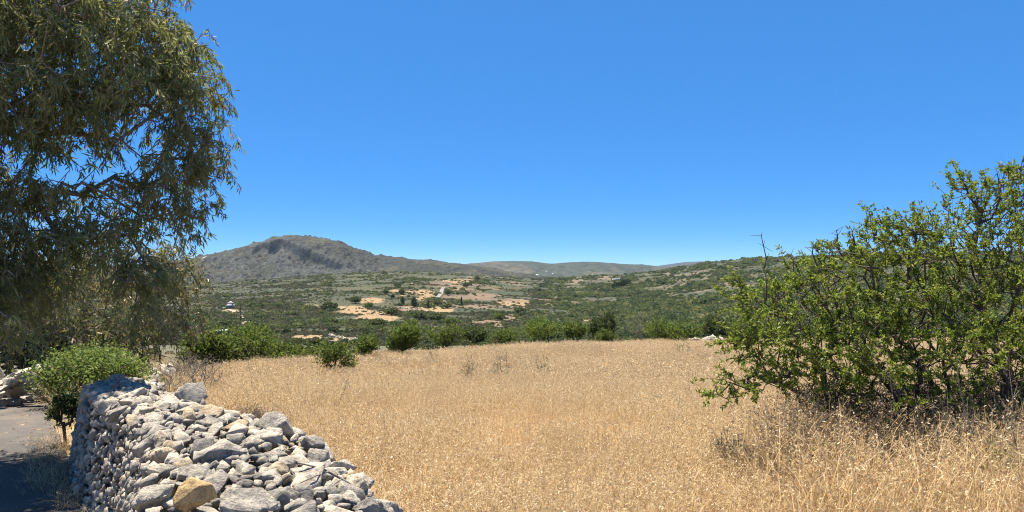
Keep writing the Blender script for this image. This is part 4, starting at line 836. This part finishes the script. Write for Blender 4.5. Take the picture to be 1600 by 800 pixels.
# ------------------------------------------------------------------ buildings, poles, car
def plain(name, c, rough=.7, metal=0): 
    m, nt, b = nodes_of(name); n = N(nt, 'ShaderNodeTexNoise', Scale=2.0, Detail=5.0); g = nt.nodes.new('ShaderNodeNewGeometry'); nt.links.new(g.outputs['Position'], n.inputs['Vector'])
    r_ = ramp(nt, [(.3, tuple(q * .85 for q in c)), (.7, c)]); nt.links.new(n.outputs[0], r_.inputs[0]); nt.links.new(r_.outputs[0], b.inputs['Base Color']); b.inputs['Roughness'].default_value = rough; return m
M['white'] = plain('white_wash', (.78, .76, .72)); M['tile'] = plain('roof_tile', (.5, .42, .38)); M['door'] = plain('painted_door', (.16, .2, .3)); M['glass'] = plain('dark_glass', (.03, .035, .045), .1); M['carpaint'] = plain('white_car_paint', (.78, .78, .78), .25); M['rubber'] = plain('tyre', (.03, .03, .03)); M['pole'] = noise_mat('weathered_pole', [(.3, (.09, .07, .055)), (.7, (.17, .14, .11))], 6, 4, .3, .01)
def box(mb, x0, x1, y0, y1, z0, z1):
    v = [(x, y, z) for z in (z0, z1) for y in (y0, y1) for x in (x0, x1)]; mb.add(v, [[0, 2, 3, 1], [4, 5, 7, 6], [0, 1, 5, 4], [2, 6, 7, 3], [0, 4, 6, 2], [1, 3, 7, 5]])
def part(name, mat, parent, *boxes):
    mb = MB()
    for b_ in boxes: box(mb, *b_)
    return obj(name, mb.mesh(name, M[mat]), parent)
c = hill_at(360, 482); M['cream'] = plain('cream_wash', (.52, .46, .44)); t = empty('chapel', c); tag(t, 'tiny white chapel with a pitched roof above the dirt track', 'building')
t.rotation_euler = (0, 0, .25)
part('wall', 'cream', t, (-2.1, 2.1, -2.6, 2.6, -.5, 2.9)); part('courtyard_wall', 'cream', t, (-3.8, -2.15, -3.2, -2.9, -.5, .9)); part('courtyard_wall', 'cream', t, (2.15, 3.9, -3.2, -2.9, -.5, .7))
mb = MB(); mb.add([(-2.4, -2.8, 2.9), (2.4, -2.8, 2.9), (0, -2.8, 4.2), (-2.4, 2.8, 2.9), (2.4, 2.8, 2.9), (0, 2.8, 4.2)], [[0, 1, 2], [5, 4, 3]], [[0, 2, 5, 3], [1, 4, 5, 2], [0, 3, 4, 1]]); obj('roof', mb.mesh('roof', M['tile']), t)
part('door', 'door', t, (-.5, .5, -2.68, -2.58, -.5, 1.7)); part('window', 'glass', t, (-1.5, -1.0, -2.66, -2.59, .9, 1.6)); part('window', 'glass', t, (1.0, 1.5, -2.66, -2.59, .9, 1.6))
def pole(label, x, y, h, col='pole'):
    c = hill_at(x, y); t = empty('utility_pole', c); tag(t, label, 'pole', 'poles on the hillside'); mb = MB(); tube(mb, [(0, 0, -.5), (0, 0, h * .5), (0, 0, h)], np.array([.17, .15, .12]), 8); obj('pole', mb.mesh('pole', M[col], False), t)
    part('crossarm', col, t, (-.8, .8, -.07, .07, h - .7, h - .55)); return t
pole('brown wooden pole beside the dirt track below the chapel', 376, 508, 6.5); pole('pale pole among the dark trees on the terraces', 656, 482, 5, 'white')
# white car behind the bright bush, seen from its side, nose to the left
Yv = 108.0; cx = px(343, Yv); cz = float(hz(np.array([cx]), np.array([Yv]))[0]); cz = max(cz, zpx(531, Yv)); car = empty('parked_car', (cx, Yv, cz)); car.rotation_euler = (0, 0, .12)
tag(car, 'white car half hidden behind the bright green bush', 'car')
prof = [(-2.1, .3), (-2.12, .62), (-1.95, .82), (-1.05, .98), (-.95, 1.0), (1.55, 1.02), (2.05, .95), (2.12, .6), (2.1, .3)]
def extrude(mb, prof, y0, y1):
    n = len(prof); mb.add([(x, y0, z) for x, z in prof] + [(x, y1, z) for x, z in prof], [[i, (i + 1) % n, n + (i + 1) % n, n + i] for i in range(n)], [list(range(n))[::-1]], [list(range(n, 2 * n))])
mb = MB(); extrude(mb, prof, -.85, .85); obj('body', mb.mesh('body', M['carpaint']), car)
mb = MB(); extrude(mb, [(-1.0, 1.0), (-.3, 1.44), (1.1, 1.46), (1.7, 1.02)], -.74, .74); cab = obj('cabin', mb.mesh('cabin', M['glass']), car)
mb = MB(); extrude(mb, [(-.42, 1.445), (-.3, 1.5), (1.1, 1.52), (1.25, 1.47)], -.76, .76); obj('roof', mb.mesh('roof', M['carpaint']), car)
for x_ in (-1.3, 1.3):
    for s_ in (-.86, .86):
        mb = MB(); tube(mb, [(x_, s_ - .1, .3), (x_, s_ + .1, .3)], np.array([.31, .31]), 16); a = np.arange(16) * math.pi / 8
        for yy_ in (s_ - .1, s_ + .1): mb.add([(x_ + .31 * math.cos(q), yy_, .3 + .31 * math.sin(q)) for q in a], [list(range(16))])
        obj('wheel', mb.mesh('wheel', M['rubber']), car)
mb = MB(); box(mb, cx - 4, cx + 4.5, Yv - 1.5, Yv + 2.2, cz - 1.2, cz - .002); tag(obj('road_bank', mb.mesh('road_bank', M['dirt'])), kind='structure')
# village and far white houses
HS = 'white houses scattered over the far ridge'
for i, (x, y, w_, lab) in enumerate([(720.5, 429.5, 9, 'left of two white houses at the left foot of the far ridge'), (725, 429.5, 8, 'right of two white houses at the left foot of the far ridge'), (752, 431, 7, 'lone white house low on the dark left part of the far ridge'), (787, 432.5, 8, 'white house just left of the reddish quarry on the far ridge'),
        (821, 434, 10, 'low white house right of the reddish quarry'), (839, 430, 13, 'largest white house of the far village'), (845, 433.5, 9, 'white house below the largest house of the far village'), (853, 425, 9, 'topmost white house of the far village'), (864, 428, 8, 'rightmost white house of the far village')]):
    t = empty('house', on_ridge(x, y)); tag(t, lab, 'house', HS); t.rotation_euler = (0, 0, (i * 1.7) % 1.2 - .6)
    w_ *= .8; part('wall', 'white', t, (-w_ / 2, w_ / 2, -4, 4, -8, 3.5)); mb = MB(); a_ = w_ / 2 + .5
    mb.add([(-a_, -4.5, 3.5), (a_, -4.5, 3.5), (0, -4.5, 5), (-a_, 4.5, 3.5), (a_, 4.5, 3.5), (0, 4.5, 5)], [[0, 1, 2], [5, 4, 3]], [[0, 2, 5, 3], [1, 4, 5, 2], [0, 3, 4, 1]]); obj('roof', mb.mesh('roof', M['tile' if i % 2 else 'white']), t)
for i, lab in enumerate(['first from the left of four white sheds in a row on the far plateau', 'second from the left of four white sheds in a row on the far plateau', 'third from the left of four white sheds in a row on the far plateau', 'fourth and rightmost of four white sheds in a row on the far plateau']):
    c = hill_at(958 + i * 3.2, 438); t = empty('shed', c); tag(t, lab, 'shed', 'white sheds on the plateau'); part('wall', 'white', t, (-1.1, 1.1, -4, 4, -1, 3.0)); part('roof', 'tile', t, (-1.3, 1.3, -4.3, 4.3, 3.0, 3.3))

# ------------------------------------------------------------------ trees that stand out on the hillside
def far_tree(kind, seed, mat):
    rr = np.random.default_rng(seed); mb = MB(); n = 520
    u = unit(rr.normal(size=(n, 3)))
    if kind == 'cone':
        h = rr.random(n) ** .8; a = rr.uniform(0, 6.28, n); q = .27 * np.sin(math.pi * np.clip(.18 + .82 * h, 0, 1)) ** .7 * rr.uniform(.6, 1.05, n); P = np.stack([np.cos(a) * q, np.sin(a) * q, .12 + .86 * h], 1); L_ = .13
    elif kind == 'cypress':
        h = rr.random(n); a = rr.uniform(0, 6.28, n); q = .11 * np.sin(math.pi * np.clip(.1 + .9 * h, 0, 1)) ** .6 * rr.uniform(.5, 1.05, n); P = np.stack([np.cos(a) * q, np.sin(a) * q, .06 + .92 * h], 1); L_ = .08
    elif kind == 'stem':
        P = u * rr.random((n, 1)) ** .4 * [.2, .2, .2] + [0, 0, .78]; L_ = .1
    else:
        P = u * (.7 + .5 * fbm(u[:, 0] * 2 + seed, u[:, 1] * 2, u[:, 2] * 2, o=2, seed=seed))[:, None] * rr.random((n, 1)) ** .3 * [.6, .6, .42] + [0, 0, .5]; P[:, 2] = np.maximum(P[:, 2], .08); L_ = .17
    leaves(mb, P, randdir(n, .3), rr.uniform(.7, 1.3, n) * L_, rr.uniform(.5, .8, n) * L_, .1, fine=False)
    tk = MB(); tube(tk, [(0, 0, -.05), (.01, 0, .3), (0, .01, .7)], np.array([.035, .028, .01]), 6)
    return mb.mesh('crown', mat), tk.mesh('trunk', M['bark'])
KIND = {k: far_tree(k, i + 60, M['dark']) for i, k in enumerate(('cone', 'cypress', 'stem', 'round'))}; KIND['round2'] = far_tree('round', 77, M['green']); KIND['round3'] = far_tree('round', 78, M['dark'])
def stand(name, kind, x, y, h, label, group=None, widen=1.0):
    c = hill_at(x, y); t = empty(name, c); s_ = h / F * c[1]; tag(t, label, 'tree', group)
    for nm, me in (('crown', KIND[kind][0]), ('trunk', KIND[kind][1])):
        o = obj(nm, me, t); o.scale = (s_ * widen, s_ * widen, s_)
    t.rotation_euler = (0, 0, x * 1.7); return t
stand('conifer', 'cone', 647, 481, 16, 'widest cone-shaped dark tree above the white rubble'); stand('conifer', 'cone', 629, 478, 13, 'smaller cone-shaped dark tree left of the widest one', widen=.9)
stand('stemmed_tree', 'stem', 614, 474, 14, 'slim dark tree with a bare trunk left of the cone-shaped trees'); stand('cypress_tree', 'cypress', 669, 483, 14, 'thin dark cypress right of the widest cone-shaped tree'); stand('cypress_tree', 'cypress', 721, 477, 12, 'lone thin cypress right of the terraces')
TG_ = 'dark round trees on the terraces'
for (x, y, h, w_, k_, lab) in [(556, 474, 12, 1.3, 'round3', 'dark round tree at the left end of the straw terraces'), (515, 485, 14, 1.6, 'round', 'broad dark tree mass left of the lowest straw terrace'), (577, 482, 11, 1.1, 'round2', 'green round tree between two straw terraces'), (612, 493, 13, 1.5, 'round', 'broad dark tree below the white rubble'),
        (656, 500, 14, 1.5, 'round3', 'big dark tree below the widest cone-shaped tree'), (682, 503, 15, 1.6, 'round', 'largest of the dark trees under the right end of the rubble'), (705, 508, 13, 1.4, 'round2', 'green round tree at the right of the dark tree belt'), (621, 450, 9, 1.1, 'round', 'dark round tree at the top left corner of the upper terrace'),
        (603, 460, 8, 1.1, 'round3', 'small dark tree left of the upper terrace'), (628, 460, 9, 1.0, 'round', 'small dark tree touching the left of the upper terrace'), (700, 461, 9, 1.1, 'round3', 'dark tree right beside the grey road'), (746, 438, 7, 1.1, 'round', 'dark tree on the skyline end of the top straw field'),
        (728, 449, 8, 1.1, 'round3', 'round tree right of the road on the terrace crest'), (780, 500, 12, 1.3, 'round2', 'round tree right of the red soil terraces'), (813, 492, 12, 1.4, 'round', 'dark tree below the right-hand straw patch'), (590, 512, 15, 1.7, 'round3', 'broad dark tree above the ruined field wall'), (640, 512, 14, 1.5, 'round2', 'green tree above the round bright bush'),
        (700, 482, 8, 1.5, 'round', 'low dark hedge tree above the middle straw patch'), (683, 478, 9, 1.5, 'round3', 'dark hedge tree right of the thin cypress')]:
    stand('round_tree', k_, x, y, h, lab, TG_, w_)
CY = 'row of dark cypresses on the far hillside'
for i in range(9): stand('cypress_tree', 'cypress', 957 + i * 3.3, 453 - i * .9, 9 + (i * 7 % 4), ['lowest, leftmost cypress', 'second cypress from the left', 'third cypress from the left', 'fourth cypress from the left', 'middle cypress', 'fourth cypress from the right', 'third cypress from the right', 'second cypress from the right', 'highest, rightmost cypress'][i] + ' of the slanting row on the far hillside', CY, 1.5)

# ------------------------------------------------------------------ small plants and dead wood near the camera
def twiggy(name, label, x, yb, w, h, Yv, n=70, mat='twig', green=None, cat='shrub', spread=1.0):
    p = np.array([px(x, Yv), Yv, 0.0]); p[2] = zfield(p[0], Yv); wm, hm = w / F * Yv, h / F * Yv
    u = unit(rng.normal(size=(n, 3))) * rng.random((n, 1)) ** (1 / 2.6); T = np.stack([u[:, 0] * wm / 2, u[:, 1] * wm / 2, hm * .55 + u[:, 2] * hm * .45], 1)
    pos, par, r_, kids = grow([[np.array([0, 0, -.03]), np.array([0, 0, .12 * hm])]], T, wander=.2, path_w=.5, seg=.1, tip=.0022, expo=2.5)
    t = empty(name, p); tag(t, label, cat); mb = MB(); wood(mb, pos, par, r_, 0, 4, 3, .01)
    tw = np.nonzero(par >= 0)[0]; d_ = randdir(len(tw), .4) * rng.uniform(.03, .1, (len(tw), 1)); frusta(mb, pos[tw], pos[tw] + d_, np.full(len(tw), .002), np.full(len(tw), .0012), 3); obj('twigs', mb.mesh('twigs', M[mat]), t)
    if green:
        P = np.repeat(pos[tw], 5, 0) + rng.normal(size=(len(tw) * 5, 3)) * .02; LF = MB(); leaves(LF, P, randdir(len(P), .6), rng.uniform(.02, .05, len(P)), rng.uniform(.006, .012, len(P)), .1, fine=False); obj('foliage', LF.mesh('foliage', M[green]), t)
    return t
twiggy('dry_bush', 'grey leafless bush behind the wall at the edge of the straw', 318, 620, 76, 88, 10.8, 330, 'bark_grey'); twiggy('dry_bush', 'dark grey leafless bush left behind the first grey bush', 288, 588, 62, 74, 13, 260, 'bark_grey'); twiggy('dry_bush', 'low brown leafless bush beside the small dark bush behind the wall', 268, 622, 46, 72, 10.3, 200, 'bark_grey')
twiggy('grey_weed', 'grey-green broom-like weed left of the thorny shrub foot', 1140, 700, 70, 95, 6.2, 110, 'twig', 'grey')
twiggy('grey_weed', 'green weed clump at the lower right corner under the thorny shrub', 1565, 740, 90, 120, 5.4, 120, 'twig', 'green')
for (x, y, w_, h_, g_, lab) in [(733, 598, 24, 34, 'grey', 'small pointed grey-green weed in the middle of the field'), (785, 592, 26, 30, 'grey', 'airy grey weed right of the pointed weed in the field'), (846, 588, 22, 24, 'grey', 'faint grey weed right of the field centre'), (676, 572, 20, 22, 'grey', 'pale weed in the grass below the open stemmed shrub'),
        (1066, 556, 30, 26, 'bramble', 'yellow-green tuft near the far right of the field'), (770, 546, 18, 22, 'green', 'little green sapling at the field edge below the dark rounded bush'), (920, 540, 20, 18, 'bramble', 'pale green tuft below the dark shrub at the field edge')]:
    c = foot(x, y); twiggy('weed', lab, x, y, w_ * 1.2, h_ * 1.15 + .38 / c[1] * F, c[1], 50, 'twig', g_, 'weed')
def stalk(label, x, y0, x1, y1, Yv, thick=.004, br=5, group=None):
    A_ = np.array([px(x, Yv), Yv, 0.]); A_[2] = zfield(A_[0], Yv); B_ = np.array([px(x1, Yv) - A_[0], .05, zpx(y1, Yv) - A_[2]]); t = empty('dry_stalk', A_); tag(t, label, 'stalk', group)
    ch = [B_ * q + rng.normal(size=3) * .012 for q in np.linspace(0, 1, 7)]; mb = MB(); tube(mb, ch, np.linspace(thick, thick * .45, 7), 5); obj('stem', mb.mesh('stem', M['twig']), t)
    mb = MB()
    for c_ in ch[3:]:
        for _ in range(br):
            e_ = c_ + unit(rng.normal(size=3) + np.array([0, 0, .9])) * rng.uniform(.05, .18); tube(mb, [c_, e_], np.array([thick * .4, thick * .25]), 3)
    if br: obj('side_twig', mb.mesh('side_twig', M['twig']), t)
SG_ = 'dry stalks in front of the thorny shrub'
for (x, x1, y1, Yv, th_, br, lab) in [(1530, 1497, 556, 5.6, .007, 0, 'thick pale bare stalk standing before the dark shade of the thorny shrub'), (1588, 1583, 580, 5.0, .005, 2, 'tall brown stalk at the far right edge of the picture'), (1430, 1392, 580, 5.7, .005, 2, 'leaning pale stalk before the middle of the thorny shrub'), (1478, 1450, 600, 5.6, .005, 2, 'thin stalk just left of the thick pale one'),
        (1345, 1395, 560, 5.8, .004, 1, 'stalk leaning right across the stems of the thorny shrub'), (1290, 1262, 640, 5.7, .004, 3, 'short branching stalk at the left of the thorny shrub foot'), (1385, 1380, 640, 5.4, .004, 1, 'upright straw stalk below the thorny shrub'), (1555, 1520, 650, 5.2, .004, 2, 'leaning straw stalk beside the green weed clump')]:
    stalk(lab, x, 0, x1, y1, Yv, th_, br, SG_)
stalk('dry branching weed stalk in the field right of the wall', 520, 0, 540, 598, 8.6, .004, 5); stalk('dry branching stalk left of the thorny shrub in the far grass', 1070, 0, 1078, 600, 9.5, .004, 5); stalk('thin dry stalk above the wall near the grey bush', 395, 0, 388, 555, 10.5, .003, 2)
# forked stick lying on the wall rubble
t = empty('dead_stick', (px(510, 3.7), 3.7, .80)); tag(t, 'grey forked dead stick lying on the wall edge above the straw', 'stick'); t.rotation_euler = (0, .35, .5)
mb = MB(); tube(mb, [(-.16, .05, .05), (-.05, 0, .06), (.08, 0, .03), (.2, -.06, 0)], np.array([.004, .006, .007, .008]), 6); tube(mb, [(.0, 0, .05), (-.08, -.07, .03), (-.15, -.08, -.02)], np.array([.005, .004, .003]), 5); tube(mb, [(.08, 0, .03), (0, -.1, 0), (-.06, -.13, -.03)], np.array([.005, .004, .002]), 5); obj('stick', mb.mesh('stick', M['twig'], False), t)

# ------------------------------------------------------------------ air
m = bpy.data.materials.new('haze'); m.use_nodes = True; nt = m.node_tree; nt.nodes.remove(nt.nodes['Principled BSDF'])
pv = N(nt, 'ShaderNodeVolumePrincipled', Density=2.6e-5, Anisotropy=0.1); pv.inputs['Color'].default_value = (.5, .7, 1, 1)
nt.links.new(pv.outputs[0], nt.nodes['Material Output'].inputs['Volume'])
mb = MB(); box(mb, -26000, 26000, -60, 16500, -130, 125); ho = obj('haze', mb.mesh('haze', m)); tag(ho, kind='stuff')
# fallen leaves on the lane and at the wall foot
r = np.random.default_rng(31); n = 1500; i = r.integers(0, len(LQ2) - 1, n); tl, ll = frames(LQ2); o_ = np.where(r.random(n) < .5, r.normal(size=n) * .8, -1.0 + r.normal(size=n) * .25)
P = np.stack([LQ2[i, 0] + ll[i, 0] * o_, LQ2[i, 1] + ll[i, 1] * o_, np.zeros(n)], 1); P[:, 2] = zfield(P[:, 0], P[:, 1]) + .036; D = r.normal(size=(n, 3)) * [1, 1, .12]
M['litter'] = leaf_mat('fallen_leaf', [(0, (.12, .075, .045)), (.5, (.25, .16, .09)), (1, (.4, .3, .18))], .1, .7, .2, tt=(.3, .2, .1))
LF = MB(); leaves(LF, P, D, r.uniform(.05, .12, n), r.uniform(.012, .022, n), .2, Nn=np.array([0, 0, 1.]) + r.normal(size=(n, 3)) * .25); tag(obj('leaf_litter', LF.mesh('leaf_litter', M['litter'])), 'dry eucalyptus leaves scattered on the lane', 'leaves', kind='stuff')
